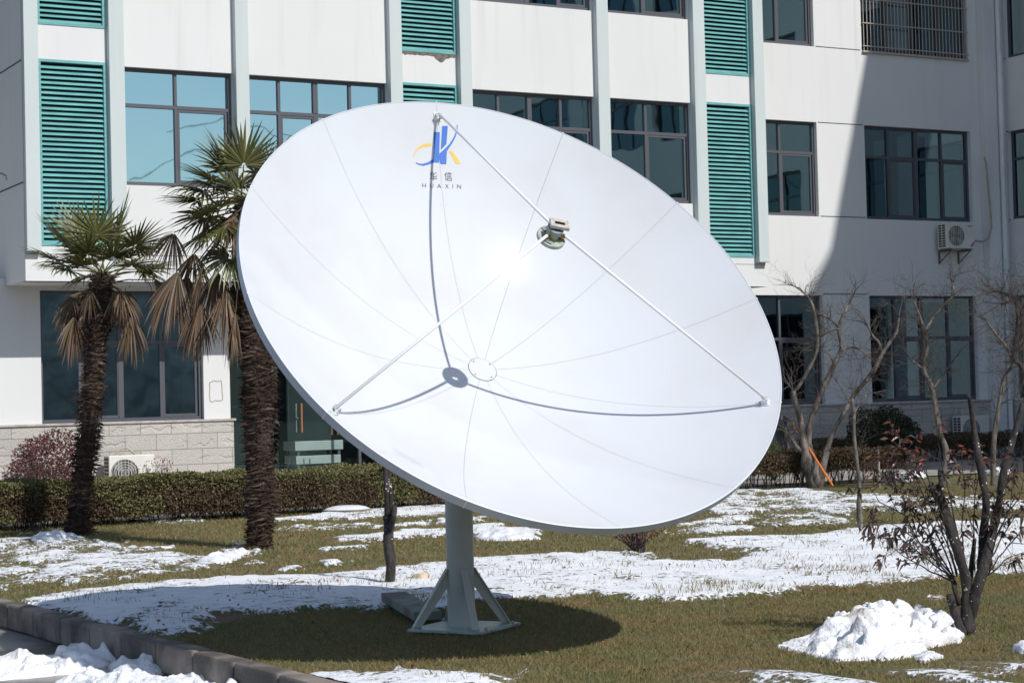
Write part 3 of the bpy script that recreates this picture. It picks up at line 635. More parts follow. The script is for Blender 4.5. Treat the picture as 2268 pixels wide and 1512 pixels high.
# little wall hook at far left
b = MB(); h0 = at(-6, 386, 31.2); h1 = at(14, 390, 31.0); b.tube([h0, (h0+h1)/2+Z*.03, h1, h1-Z*.07], .015, 6)
tag(b.build('wall_spout', M['frame'], loc=h0), 'small dark spout sticking out of the left end wall', 'spout')

# =================================================================== SATELLITE DISH
DC = np.array([.0617288431, 12.2129695, 2.24182247]); Rd = 1.85; Dd = .722
daz, dl = .497311647, .691151362; PHI = -.0085198965
DN = np.array([math.cos(dl)*math.sin(daz), -math.cos(dl)*math.cos(daz), math.sin(dl)])
E1 = np.cross(Z, DN); E1 /= np.linalg.norm(E1); E2 = np.cross(DN, E1); AP = DC-DN*Dd; FO = Rd*Rd/4/Dd
def DP(a, b, h=0):    # dish frame, height above apex plane
    return AP+E1*a+E2*b+DN*h
def par(r): return r*r/4/FO
dr = root('satellite_dish', (-.38, 13.08, 0), 'large white segmented satellite dish on a grey green mast, logo near its top', 'satellite dish')
seam = lambda k: PHI+math.pi/2-k*math.pi/6
HR = .10
for k in range(12):
    a1, a0 = seam(k), seam(k+1); b = MB(); nr, na = 26, 12; g = .0008
    for lay in (0, 1):
        vs = []
        for i in range(nr+1):
            r = HR+.002+(Rd-HR-.002)*i/nr; e = g/r
            for j in range(na+1):
                a = a0+e+(a1-a0-2*e)*j/na; vs.append(DP(r*math.cos(a), r*math.sin(a), par(r)-lay*.006))
        w_ = na+1; fs = [(i*w_+j, (i+1)*w_+j, (i+1)*w_+j+1, i*w_+j+1) for i in range(nr) for j in range(na)]
        if lay: fs = [f[::-1] for f in fs]
        b.add(vs, fs)
    pn = b.build('panel', M['dish'], dr, smooth=True)
    # rim flange (one per panel), turned back
    b = MB(); vs = []; nrm = np.array([-Rd/2/FO, 0, 1.]); nl = math.hypot(nrm[0], 1)
    for j in range(na*2+1):
        e = g/Rd; a = a0+e+(a1-a0-2*e)*j/(na*2); ca, sa = math.cos(a), math.sin(a)
        for (dr_, dh) in ((.0, .003), (.008, .001), (.008, -.062), (.002, -.062)): vs.append(DP((Rd+dr_)*ca, (Rd+dr_)*sa, par(Rd)+dh))
    m_ = na*2+1; fs = []
    for j in range(m_-1):
        for q_ in range(4): fs.append((j*4+q_, j*4+(q_+1) % 4, (j+1)*4+(q_+1) % 4, (j+1)*4+q_))
    fs += [(3, 2, 1, 0), ((m_-1)*4, (m_-1)*4+1, (m_-1)*4+2, (m_-1)*4+3)]
    b.add(vs, fs); b.build('rim_flange', M['lip'], pn)
    b = MB()
    for a_, s_ in ((a0, 1), (a1, -1)):   # joint flanges behind each seam
        vs = []
        for i in range(nr+1):
            r = HR+(Rd-HR-.004)*i/nr; e = g/r; a = a_+s_*e
            vs += [DP(r*math.cos(a), r*math.sin(a), par(r)-.006), DP(r*math.cos(a), r*math.sin(a), par(r)-.06)]
        b.add(vs, [(2*i, 2*i+1, 2*i+3, 2*i+2) for i in range(nr)])
    b.build('joint_flange', M['dishback'], pn)
# bright joint clips on the rim and rivets beside the seams
b = MB()
for k in range(12):
    a = seam(k); ca, sa = math.cos(a), math.sin(a); t_ = np.array([-sa, ca]); 
    c = DP((Rd+.006)*ca, (Rd+.006)*sa, par(Rd)-.03); b.box(c, (E1*ca+E2*sa)*.005, (E1*t_[0]+E2*t_[1])*.0035, DN*.034)
b.build('rim_clip', M['rod'], dr)
b = MB()
for k in range(12):
    a = seam(k)
    for i in range(7):
        r = .28+i*.24
        for s_ in (-1, 1):
            aa = a+s_*.022/r; b.disc_cyl(DP(r*math.cos(aa), r*math.sin(aa), par(r)-.001), DN, .0045, .0022, 6)
b.build('rivet', M['lip'], dr)
b = MB(); b.disc_cyl(DP(0, 0, .0005), DN, HR-.002, .004, 48); hub = b.build('hub_plate', M['dish'], dr)
b = MB()
for k in range(4):
    a = .55+k*math.pi/2; b.disc_cyl(DP(.082*math.cos(a), .082*math.sin(a), .004), DN, .006, .004, 8)
b.build('bolt', M['bolt'], hub)
b = MB(); b.disc_cyl(DP(0, 0, -.03), DN, .3, -.02, 40); b.disc_cyl(DP(0, 0, -.012), DN, HR+.02, -.04, 40); b.disc_cyl(DP(0, 0, -.05), DN, .22, -.22, 32); b.build('back_hub', M['dishback'], dr)
# truss ring at back
b = MB()
for k in range(12):
    a = seam(k); ca, sa = math.cos(a), math.sin(a); r1 = 1.15
    b.tube([DP(.22*ca, .22*sa, -.25), DP(r1*ca, r1*sa, par(r1)-.06)], .017, 6)
b.tube([DP(1.15*math.cos(i*math.pi/24), 1.15*math.sin(i*math.pi/24), par(1.15)-.06) for i in range(49)], .017, 6, cap=False); b.build('back_truss', M['dishback'], dr)
# feed and its three struts
b = MB(); b.disc_cyl(DP(0, 0, 1.245), DN, .093, .028, 48, rin=.040); b.disc_cyl(DP(0, 0, 1.250), DN, .072, -.010, 40, rin=.060); 
fd = b.build('feed_ring', M['feed'], dr, smooth=False, bevel=.004)
for k in range(3):
    a = seam(4*k)+.3; c = DP(.066*math.cos(a), .066*math.sin(a), 1.278)
    tg = -math.sin(a)*E1+math.cos(a)*E2; rdv = math.cos(a)*E1+math.sin(a)*E2
    b = MB(); b.box(c, tg*.028, rdv*.014, DN*.004); b.tube([c, c+DN*.012], .005, 6); b.build('feed_bracket', M['feeddark'], fd)
b = MB(); b.disc_cyl(DP(0, 0, 1.21), DN, .034, .075, 32, rin=.030); b.build('feed_throat', M['feeddark'], fd, smooth=False)
b = MB(); b.disc_cyl(DP(0, 0, 1.273), DN, .044, .042, 32, rin=.030); b.build('feed_collar', mat('collar_olive', (.42, .44, .25), .4), fd)
b = MB(); b.disc_cyl(DP(0, 0, 1.315), DN, .053, .035, 32, rin=.032); b.build('feed_body', M['feeddark'], fd, bevel=.003)
# rectangular flange with its through slot; long side roughly along E1 turned a little
fa = rad(-14); fx = math.cos(fa)*E1+math.sin(fa)*E2; fy = -math.sin(fa)*E1+math.cos(fa)*E2; fc = DP(.012, .0, 1.378)
b = MB(); hw, hh, sw, sh, hd = .062, .036, .034, .012, .011
b.box(fc-fy*(hh+sh)/2, fx*hw, fy*(hh-sh)/2, DN*hd); b.box(fc+fy*(hh+sh)/2, fx*hw, fy*(hh-sh)/2, DN*hd)
b.box(fc-fx*(hw+sw)/2, fx*(hw-sw)/2, fy*sh*.999, DN*hd*.999); b.box(fc+fx*(hw+sw)/2, fx*(hw-sw)/2, fy*sh*.999, DN*hd*.999)
fl_ = b.build('feed_flange', M['flange'], fd)
b = MB()
for sx_ in (-1, 1):
    for sy_ in (-1, 1): b.tube([fc+fx*.050*sx_+fy*.026*sy_+DN*hd, fc+fx*.050*sx_+fy*.026*sy_+DN*(hd+.002)], .0035, 6)
b.build('bolt', M['bolt'], fl_)
b = MB(); # dark inside of the slot
b.box(fc-fy*(sh+.0005)-DN*.012, fx*sw, fy*.001, DN*.02); b.box(fc+fy*(sh+.0005)-DN*.012, fx*sw, fy*.001, DN*.02); b.build('slot_lining', M['rust'], fl_)
rf = Rd*.957
for k in range(3):
    a = seam(4*k); ca, sa = math.cos(a), math.sin(a); rdv = E1*ca+E2*sa; tg = -sa*E1+ca*E2
    foot = DP(rf*ca, rf*sa, par(rf)+.035); top = DP(.075*ca, .075*sa, 1.315)
    b = MB(); b.tube([foot, top], .0098, 10); st = b.build('strut', M['rod'], dr, smooth=True)
    nn_ = DN*1.0-rdv*(rf/2/FO); nn_ /= np.linalg.norm(nn_); tt = np.cross(tg, nn_); base = DP(rf*ca, rf*sa, par(rf)+.002)
    b = MB(); b.box(base+nn_*.003, tg*.026, tt*.028, nn_*.003)
    for s_ in (-1, 1): b.box(base+nn_*.026+tg*s_*.018, tg*.002, tt*.02, nn_*.022)
    b.tube([base+nn_*.034-tg*.024, base+nn_*.034+tg*.024], .006, 8); b.build('strut_foot', M['rod'], st)
    b = MB(); b.tube([base+nn_*.006+tt*.02*s_+tg*.012*s_ for s_ in (-1, 1)][:1]+[base+nn_*.014-tt*.02-tg*.012], .005, 6); b.tube([base+nn_*.034+tg*.024, base+nn_*.034+tg*.03], .008, 8); b.build('bolt', M['bolt'], st)
    b = MB(); b.tube([top, DP(.044*ca, .044*sa, 1.30)], .008, 8); b.box(DP(.06*ca, .06*sa, 1.302), rdv*.018, tg*.011, DN*.004); b.tube([DP(.062*ca, .062*sa, 1.29)-tg*.0, DP(.062*ca, .062*sa, 1.325)], .006, 8); b.build('strut_clamp', M['brass'], st)
# lettering and emblem painted on the reflecting face
def hit(px, py):
    d_ = ray(px, py); o = EYE-AP; a1, b1, h1 = o @ E1, o @ E2, o @ DN; a2, b2, h2 = d_ @ E1, d_ @ E2, d_ @ DN; q_ = 1/4/FO
    A_ = q_*(a2*a2+b2*b2); B_ = 2*q_*(a1*a2+b1*b2)-h2; C_ = q_*(a1*a1+b1*b1)-h1; ds = math.sqrt(B_*B_-4*A_*C_)
    ts = [(-B_-ds)/2/A_, (-B_+ds)/2/A_]
    for t in sorted(ts):
        r2 = (a1+t*a2)**2+(b1+t*b2)**2
        if t > 0 and r2 < (Rd*1.05)**2: return a1+t*a2, b1+t*b2
def decal(polys, name, m, h=.0022):
    bm = bmesh.new()
    for poly in polys:
        vs = [bm.verts.new((x, y, 0)) for (x, y) in poly]; bm.faces.new(vs)
    bmesh.ops.triangulate(bm, faces=bm.faces[:]); 
    for _ in range(2):
        es = [e for e in bm.edges if e.calc_length() > 60]
        if es: bmesh.ops.subdivide_edges(bm, edges=es, cuts=2, use_grid_fill=True)
        bmesh.ops.triangulate(bm, faces=[f for f in bm.faces if len(f.verts) > 3])
    bm.verts.index_update(); b = MB(); vs = []
    for v in bm.verts:
        a, c = hit(900+v.co.x/7.2, 220+v.co.y/7.2); vs.append(DP(a, c, par(math.hypot(a, c))+h))
    fs = []
    for f in bm.faces:
        ids = [v.index for v in f.verts]; p = [vs[i] for i in ids]
        if np.dot(np.cross(p[1]-p[0], p[2]-p[0]), DN) < 0: ids = ids[::-1]
        fs.append(tuple(ids))
    b.add(vs, fs); bm.free(); return b.build(name, m, dr)
def stroke(pts, w_):
    out = []
    for i in range(len(pts)-1):
        (x0, y0), (x1, y1) = pts[i], pts[i+1]; L_ = math.hypot(x1-x0, y1-y0); nx, ny = -(y1-y0)/L_*w_/2, (x1-x0)/L_*w_/2; ex, ey = (x1-x0)/L_*w_*.4, (y1-y0)/L_*w_*.4
        out.append([(x0-ex+nx, y0-ey+ny), (x0-ex-nx, y0-ey-ny), (x1+ex-nx, y1+ey-ny), (x1+ex+nx, y1+ey+ny)])
    return out
blue = [[(440,528),(533,528),(520,1015),(432,1012)], [(570,430),(660,430),(638,718),(590,770),(548,812)],
        [(540,858),(600,805),(680,725),(755,610),(798,500),(806,400),(816,430),(812,520),(782,610),(726,715),(645,832),(636,1040),(546,1040),(548,938),(522,955),(527,872)],
        [(150,1008),(200,1030),(260,1034),(340,1010),(434,950),(434,1013),(350,1045),(270,1065),(200,1052),(155,1028)]]
yel = [[(119,935),(124,880),(150,820),(200,760),(260,722),(330,708),(400,712),(398,752),(330,754),(262,765),(210,788),(160,835),(131,890),(125,935)],
       [(672,830),(722,830),(790,900),(865,1030),(790,1036),(750,955),(702,872)]]
for q_ in blue: decal([q_], 'emblem', M['blue'])
for q_ in yel: decal([q_], 'emblem', M['yellow'], .0026)
S1 = []
for p in [[(255,1345),(253,1406)],[(307,1348),(305,1410)],[(255,1378),(306,1380)],[(379,1352),(381,1392),(395,1411),(412,1411),(426,1396),(428,1354)],[(494,1413),(521,1358),(549,1416)],[(503,1395),(540,1397)],[(625,1360),(668,1423)],[(666,1362),(621,1422)],[(740,1362),(739,1422)],[(812,1422),(813,1366),(865,1425),(867,1368)]]: S1 += stroke(p, 9)
decal(S1, 'lettering', M['ink'])
S2 = []
for p in [[(407,1165),(380,1200)],[(397,1182),(396,1244)],[(428,1165),(427,1236),(470,1240),(486,1222)],[(474,1176),(428,1212)],[(380,1266),(488,1269)],[(433,1246),(432,1292)],
          [(637,1172),(608,1212)],[(625,1198),(629,1295)],[(676,1170),(690,1182)],[(643,1190),(718,1191)],[(650,1215),(711,1216)],[(650,1240),(713,1241)],[(652,1264),(719,1265),(718,1298),(653,1296),(652,1264)]]: S2 += stroke(p, 11)
decal(S2, 'lettering', M['ink'])
# mast
MX = np.array([-.395, 13.10, 0])
b = MB(); b.disc_cyl(MX+Z*.03, Z, .0955, 1.32, 48); b.build('mast_pole', M['mast'], dr, smooth=False)
bpy.data.objects[-1] if False else None
b = MB(); b.disc_cyl(MX+Z*1.30, Z, .125, .16, 32); hd_ = b.build('mount_head', M['mast'], dr, bevel=.005)
bk = DP(0, 0, -.27); ax_ = bk-(MX+Z*1.50)
b = MB(); side_ = E1
for s_ in (-1, 1):
    b.box((MX+Z*1.52+bk)/2+side_*s_*.13, side_*.008, (bk-(MX+Z*1.46))*.55, np.cross(side_, (bk-(MX+Z*1.46)))*.55)
b.tube([MX+Z*1.50-side_*.17, MX+Z*1.50+side_*.17], .03, 16); b.build('elevation_yoke', M['mast'], dr)
b = MB(); b.tube([MX+Z*.75-DN*np.array([1, 1, 0])*.1, DP(0, -.55, par(.55)-.08)], .02, 10); b.build('screw_jack', M['mast'], dr)
cdirs = [np.array([.30, -.954, 0]), np.array([.954, .30, 0]), np.array([-.30, .954, 0]), np.array([-.954, -.30, 0])]
b = MB(); c0 = MX+np.array([.02, -.02, 0]); cs = [c0+q_*.405 for q_ in cdirs]
b.add([c+Z*.015 for c in cs]+[c+Z*.035 for c in cs], [(3,2,1,0),(4,5,6,7),(0,1,5,4),(1,2,6,5),(2,3,7,6),(3,0,4,7)]); pl = b.build('base_plate', M['plate'], dr, bevel=.003)
b = MB()
for q_ in cdirs:
    for s_ in (-1, 1):
        c = c0+q_*.33+np.cross(Z, q_)*.055*s_; b.disc_cyl(c+Z*.035, Z, .013, .018, 6)
b.build('bolt', M['bolt'], pl)
for q_ in cdirs:
    s_ = np.cross(Z, q_); p0 = MX+q_*.095; p1 = MX+q_*.345; zt = .43; b = MB()
    vs = []
    for sg in (-1, 1):   # inclined flat bar with widening foot
        o_ = s_*.007*sg; vs += [p0+Z*zt+o_, p0+Z*(zt-.13)+o_, p1-q_*.055+Z*.036+o_, p1+Z*.036+o_]
    b.add(vs, [(0,1,2,3),(7,6,5,4),(0,3,7,4),(3,2,6,7),(2,1,5,6),(1,0,4,5)]); 
    # flange strip along the outer edge
    dd = (p1+Z*.036)-(p0+Z*zt); nn_ = np.cross(s_, dd); nn_ /= np.linalg.norm(nn_)
    b.box((p1+Z*.036+p0+Z*zt)/2, s_*.026, dd*.495, nn_*.004); b.build('gusset', M['mast'], dr)

# =================================================================== VEGETATION HELPERS
def rv(): 
    v = RNG.normal(size=3); return v/np.linalg.norm(v)
def leaves(b, P, dirs, L_, W_, fold=.25, droop=0):
    """leaf = two triangles sharing a midrib, slightly folded"""
    n = len(P); P = np.asarray(P); dirs = np.asarray(dirs); up = RNG.normal(size=(n, 3)); s = np.cross(dirs, up); s /= np.linalg.norm(s, axis=1)[:, None]+1e-9
    nn_ = np.cross(s, dirs); L_ = np.asarray(L_)*np.ones(n); W_ = np.asarray(W_)*np.ones(n)
    tip = P+dirs*L_[:, None]-Z*(droop*L_)[:, None]; mid = P+dirs*(L_*.45)[:, None]
    a = mid+s*W_[:, None]+nn_*(W_*fold)[:, None]; c = mid-s*W_[:, None]+nn_*(W_*fold)[:, None]
    V = np.stack([P, a, tip, c], 1).reshape(-1, 3); k = b.n
    b.v.append(V); b.n += len(V); i = np.arange(n)*4+k
    b.f.extend(np.stack([i, i+1, i+2, i+3], 1).tolist())
def branch(bm_, tips, p, d_, r, L_, lev, maxlev, n=4, gnarl=.25, up=.1, kids=(2, 4), col=None):
    """recursive twig growth"""
    seg = 4; pts = [p]; rs = [r]; q_ = p.copy(); dd = d_.copy(); mids = []
    for i in range(seg):
        dd = dd+RNG.normal(size=3)*gnarl+Z*up*.3; dd /= np.linalg.norm(dd); q_ = q_+dd*L_/seg; pts.append(q_.copy()); rs.append(max(r*(1-.7*(i+1)/seg), .0012)); mids.append((q_.copy(), dd.copy(), rs[-1]))
    bm_.tube(pts, rs, n if lev < 2 else 3, cap=False)
    if lev >= maxlev: tips.append((q_, dd)); tips.append(mids[1][:2]); return
    for k in range(random.randint(*kids)):
        m_ = mids[random.randint(0, seg-1)]; nd_ = m_[1]+rv()*.9; nd_ /= np.linalg.norm(nd_)
        branch(bm_, tips, m_[0], nd_, m_[2]*.75, L_*random.uniform(.5, .8), lev+1, maxlev, n, gnarl, up, kids)
def limb(b, pix, Y, ws, n=8, jit=.06, z5=True):
    """main limb from photo outline: pix list, ws widths in photo pixels; depth wanders a little"""
    P = []; y = Y
    for i, (x, yy) in enumerate(pix):
        if i: y = Y+jit*3*mnoise.noise((i*.7, x*.01, Y))
        P.append(at(x, yy, y))
    R_ = [w_*Y/FPX/2 for w_ in ws]
    # smooth resample
    Q, RR = [], []
    for i in range(len(P)-1):
        p0, p1, p2, p3 = P[max(i-1, 0)], P[i], P[i+1], P[min(i+2, len(P)-1)]
        for k in range(4):
            t = k/4; Q.append(.5*((2*p1)+(-p0+p2)*t+(2*p0-5*p1+4*p2-p3)*t*t+(-p0+3*p1-3*p2+p3)*t**3)); RR.append((R_[i]*(1-t)+R_[i+1]*t)*(1+.26*mnoise.noise((i+t*1.0, k*.9, x*.1))))
    Q.append(P[-1]); RR.append(R_[-1]); b.tube(Q, RR, n); return Q, RR
z5 = lambda l: [(1500+x/2.749, 550+y/2.749) for (x, y) in l]
z6 = lambda l: [(1500+x/2.953, 1000+y/2.953) for (x, y) in l]
def baretree(name, Y, limbs, label, base, twigs=26, mt='bark', depth=2, tl=.45, group=None, twr=.0075):
    r = root(name, base, label, 'tree', group); b = MB(); tw = MB(); tips = []; allq = []
    for (pix, ws) in limbs:
        Q, RR = limb(b, pix, Y, ws); allq += [(Q[i], RR[i], (Q[i+1]-Q[i])) for i in range(len(Q)//3, len(Q)-1)]
        for k in range(3):
            d_ = Q[-1]-Q[-2]; d_ = d_/np.linalg.norm(d_)+rv()*.5; branch(tw, tips, Q[-1], d_/np.linalg.norm(d_), min(RR[-1]*.7, twr*1.6), tl*1.1, 0, depth, gnarl=.28)
    for k in range(twigs):
        q_, rr, t_ = random.choice(allq); d_ = rv()*.9+Z*.35+t_/np.linalg.norm(t_)*.4; d_ /= np.linalg.norm(d_)
        branch(tw, tips, q_, d_, twr*random.uniform(.5, 1), tl*random.uniform(.5, 1.1), 0, depth, gnarl=.26)
    b.build('trunk', M[mt], r, smooth=True); tw.build('crown', M['twig'], r); return r, tips
# ------------------------------------------------ bare trees on the right
tA = 30.6
baretree('bare_tree', tA, [
 (z5([(835,1462),(790,1300),(765,1130),(745,1020),(715,930),(705,868)]), [32,24,17,14,13,13]),
 (z5([(708,875),(740,840),(800,735),(850,620),(848,480),(822,340),(775,275)]), [9,8,8,7,8,6,4]),
 (z5([(850,1462),(830,1320),(800,1180),(815,1040),(880,870),(955,710),(1000,600),(985,490),(1015,400),(1055,320)]), [26,20,14,13,12,12,10,10,7,4]),
 (z5([(985,490),(930,500),(870,540),(845,570)]), [6,5,5,3]),
 (z5([(1000,620),(1060,600),(1120,620),(1165,660)]), [6,5,4,2]),
 (z5([(955,710),(930,650),(880,620)]), [5,4,3]),
 (z5([(985,480),(930,430),(880,410)]), [6,4,3]),
 (z5([(862,1462),(885,1330),(940,1140),(1010,1010),(1060,920),(1110,850),(1195,745),(1260,620),(1330,520),(1350,420)]), [24,18,11,10,10,10,10,9,7,4]),
 (z5([(1240,620),(1225,570),(1190,530),(1160,470)]), [6,5,4,3]),
 (z5([(780,1260),(735,1215),(700,1165)]), [12,9,8])],
 'thick bare tree with three crooked stems rising from one base beside the orange pole', gr(1810, 1080), twigs=120, depth=2, tl=.42)
baretree('bare_tree', 21.3, [(z5([(1118,1725),(1105,1560),(1110,1480),(1095,1300),(1075,1120),(1075,1000),(1062,915)]), [14,10,9,8,8,9,7]),
 (z5([(1075,1000),(1110,950),(1150,890)]), [6,4,3]), (z5([(1070,960),(1030,900),(985,830)]), [5,3,2])],
 'slender bare sapling with one pale stem and a burst of twigs at its tip', gr(1918, 1175), twigs=26, depth=1, tl=.22, twr=.004)
baretree('bare_tree', 29.4, [(z5([(1590,1500),(1640,1260),(1600,1120),(1570,950),(1545,830),(1500,735),(1520,600),(1505,500),(1470,400),(1440,310)]), [14,13,12,11,11,10,9,8,6,3]),
 (z5([(1510,500),(1560,420),(1620,350),(1680,285),(1675,210)]), [7,6,6,5,3]), (z5([(1560,850),(1610,780),(1690,670)]), [6,4,2]), (z5([(1500,735),(1440,690),(1400,650)]), [5,4,2])],
 'bare tree with one curved grey stem in front of the lower right window', gr(2078, 1095), twigs=95, depth=2, tl=.45)
baretree('bare_tree', 30.2, [(z5([(1925,1460),(1925,1300),(1930,1150),(1960,950),(1995,780),(2045,700),(2005,600),(1950,535),(1880,440)]), [14,13,12,9,9,8,7,6,4]),
 (z5([(2045,700),(2060,640),(2100,560)]), [6,5,3]), (z5([(2000,600),(2040,520),(2100,470)]), [5,4,2])],
 'bare tree with pale lower stem and zigzag upper limb near the inner corner', gr(2200, 1082), twigs=80, depth=2, tl=.42)
baretree('bare_tree', 28.8, [(z5([(2140,1500),(2120,1200),(2130,1000),(2111,740),(2050,665),(2075,460),(2050,300),(1945,262)]), [15,14,13,13,12,10,8,4]),
 (z5([(2075,460),(2120,330),(2180,250)]), [8,6,4]), (z5([(2060,300),(2010,330),(1960,340)]), [6,4,3])],
 'dark gnarled bare tree at the right edge of the photo', gr(2272, 1092), twigs=115, mt='darkbark', depth=2, tl=.45)
# ------------------------------------------------ pruned trunk behind the mast
tr = root('pruned_tree', gr(862, 1295), 'short dark forked trunk with white specks standing in the snow left of the mast', 'tree'); b = MB(); Y_ = 16.35
limb(b, [(862,1297),(866,1250),(860,1200),(862,1160),(860,1140)], Y_, [24,21,24,25,22]); limb(b, [(858,1145),(856,1080),(853,1035),(850,960)], Y_, [13,12,12,8]); limb(b, [(864,1150),(866,1100),(862,1045),(868,960)], Y_+.03, [11,9,9,6])
limb(b, [(866,1165),(873,1140),(874,1122)], Y_-.03, [15,12,11]); b.build('trunk', M['speckbark'], tr, smooth=True)


# ------------------------------------------------ tree at front right with red leaves
fr = root('young_tree', gr(2143, 1405), 'dark many stemmed tree with drooping red brown leaves beside the snow heap', 'tree'); b = MB(); Y_ = 12.3
Q1 = limb(b, z6([(1905,1215),(1905,1120),(1930,1000),(1960,900),(2025,680),(2080,450),(2110,300),(2140,100),(2190,-60),(2260,-320)]), Y_, [38,32,28,26,23,20,18,16,14,10], 12)
Q2 = limb(b, z6([(1890,1180),(1895,1000),(1890,850),(1850,700),(1780,480),(1735,350),(1690,245)]), Y_-.03, [32,27,24,23,23,24,25], 12)
Q3 = limb(b, z6([(1985,760),(2000,560),(2020,350),(2000,200),(1975,60),(1935,-200),(1905,-370)]), Y_+.05, [18,18,17,17,16,11,7], 10)
Q4 = limb(b, z6([(1870,1190),(1840,1120),(1805,1020),(1785,950)]), Y_-.06, [20,19,19,19], 10)
Q5 = limb(b, z6([(1845,1000),(1815,900),(1810,850)]), Y_, [13,11,11], 8); Q6 = limb(b, z6([(1910,870),(1930,700),(1945,570)]), Y_+.08, [13,11,9], 8); Q7 = limb(b, z6([(1860,760),(1850,650),(1845,580)]), Y_, [9,8,7], 6)
Q8 = limb(b, z6([(1712,330),(1725,220),(1720,120)]), Y_, [14,12,11], 8)
b.build('trunk', M['speckbark'], fr, smooth=True); st = MB(); tips = []; nodes = []
stems = [[(1790,840),(1650,790),(1500,700),(1380,590)],[(1800,860),(1700,700),(1560,560),(1440,480),(1290,440)],[(1810,820),(1700,680),(1600,400),(1540,200)],[(1810,800),(1690,520),(1560,330),(1400,250)],[(1830,820),(1740,560),(1650,250),(1560,60)],
 [(1850,780),(1720,420),(1620,100),(1480,-60)],[(1860,700),(1790,350),(1760,100),(1700,-80)],[(1870,760),(1860,500),(1880,250),(1860,20)],[(1820,850),(1600,600),(1500,420),(1330,330),(1250,250)],[(1800,830),(1640,720),(1480,560),(1320,560)],
 [(2010,830),(2100,700),(2200,580),(2290,480)],[(2000,820),(2080,760),(2190,690),(2290,640)],[(2020,760),(2120,560),(2220,420),(2290,330)],[(1990,700),(2060,500),(2110,330),(2200,180)],[(2040,640),(2160,430),(2240,250),(2268,120)],[(1950,780),(1960,500),(1945,300),(1990,80)],
 [(1820,850),(1690,640),(1590,450),(1480,300),(1330,120)],[(1830,800),(1780,620),(1690,430),(1540,160),(1400,60)],[(2010,800),(2090,600),(2180,350),(2230,60)]]
for s in stems:
    dz = random.uniform(-.35, .35); P = [at(*p, Y_+dz*i/len(s)) for i, p in enumerate(z6(s))]; P = [P[0]]+[p+RNG.normal(size=3)*.012 for p in P[1:]]
    Q = []
    for i in range(len(P)-1):
        for k in range(4): Q.append(P[i]*(1-k/4)+P[i+1]*k/4+RNG.normal(size=3)*.003)
    Q.append(P[-1]); R_ = [.0062*(1-.72*i/len(Q)) for i in range(len(Q))]; st.tube(Q, R_, 5, cap=False)
    for i in range(len(Q)//4, len(Q)-1): nodes.append((Q[i], (Q[i+1]-Q[i])/np.linalg.norm(Q[i+1]-Q[i])))
    nodes += [(Q[-1], (Q[-1]-Q[-2])/np.linalg.norm(Q[-1]-Q[-2]))]*3
tw = []
for (q_, d_) in nodes:
    if random.random() < .72:
        dd = d_*.6+rv()*.8+Z*.2; dd /= np.linalg.norm(dd); L_ = random.uniform(.06, .20); st.tube([q_, q_+dd*L_*.5, q_+dd*L_+Z*.01], [.0028, .0022, .0012], 4, cap=False); tw.append((q_+dd*L_, dd)); tw.append((q_+dd*L_*.6, dd))
st.build('stems', M['darkbark'], fr); lv = MB(); lv2 = MB(); P = []; Dd_ = []
for (q_, d_) in tw:
    for k in range(random.randint(1, 5)): 
        dd = d_*.5+rv()*.75-Z*.35; P.append(q_+RNG.normal(size=3)*.012); Dd_.append(dd/np.linalg.norm(dd))
P = np.array(P); Dd_ = np.array(Dd_); kz = P[:, 2]+RNG.normal(size=len(P))*.12 > 1.12
leaves(lv, P[~kz], Dd_[~kz], RNG.uniform(.04, .078, (~kz).sum()), RNG.uniform(.008, .014, (~kz).sum()), .3, .4)
leaves(lv2, P[kz], Dd_[kz]*np.array([1, 1, -.4]), RNG.uniform(.035, .07, kz.sum()), RNG.uniform(.008, .013, kz.sum()), .35, .15)
lv.build('crown', leafmat('brown_leaves', [(.075, .06, .045), (.10, .045, .04), (.065, .065, .042), (.13, .05, .04), (.08, .055, .045), (.12, .08, .055)], .38, .5, trans=.15), fr)
tag(lv2.build('red_foliage', leafmat('red_leaves', [(.22, .05, .035), (.12, .06, .04), (.30, .07, .045), (.08, .06, .04), (.18, .05, .04)], .4, .5, trans=.2), fr), kind='stuff')

# ------------------------------------------------ palms
GP = leafmat('palm_green', [(.045, .06, .016), (.12, .12, .032), (.065, .075, .022), (.19, .175, .06), (.045, .052, .016), (.15, .11, .045)], .42, .5, trans=.2)
DP_ = leafmat('palm_dead', [(.13, .085, .055), (.22, .155, .10), (.17, .095, .045), (.09, .06, .04), (.28, .22, .175), (.11, .105, .045)], .7, .2, trans=.15)
FB = leafmat('palm_fibre', [(.035, .022, .017), (.055, .035, .026), (.025, .017, .014), (.08, .055, .042), (.05, .033, .025), (.15, .11, .085)], .9, .1, trans=.05)
FR = leafmat('dark_fruit', [(.05, .03, .04), (.08, .05, .055), (.03, .02, .025), (.12, .09, .09)], .6, .4, trans=0)
M['ptrunk'] = mat('palm_trunk', (.055, .036, .028), .95, col2=(.028, .02, .017), vscale=14, bump=1, bscale=30, stretch=(1, 1, 2.2))
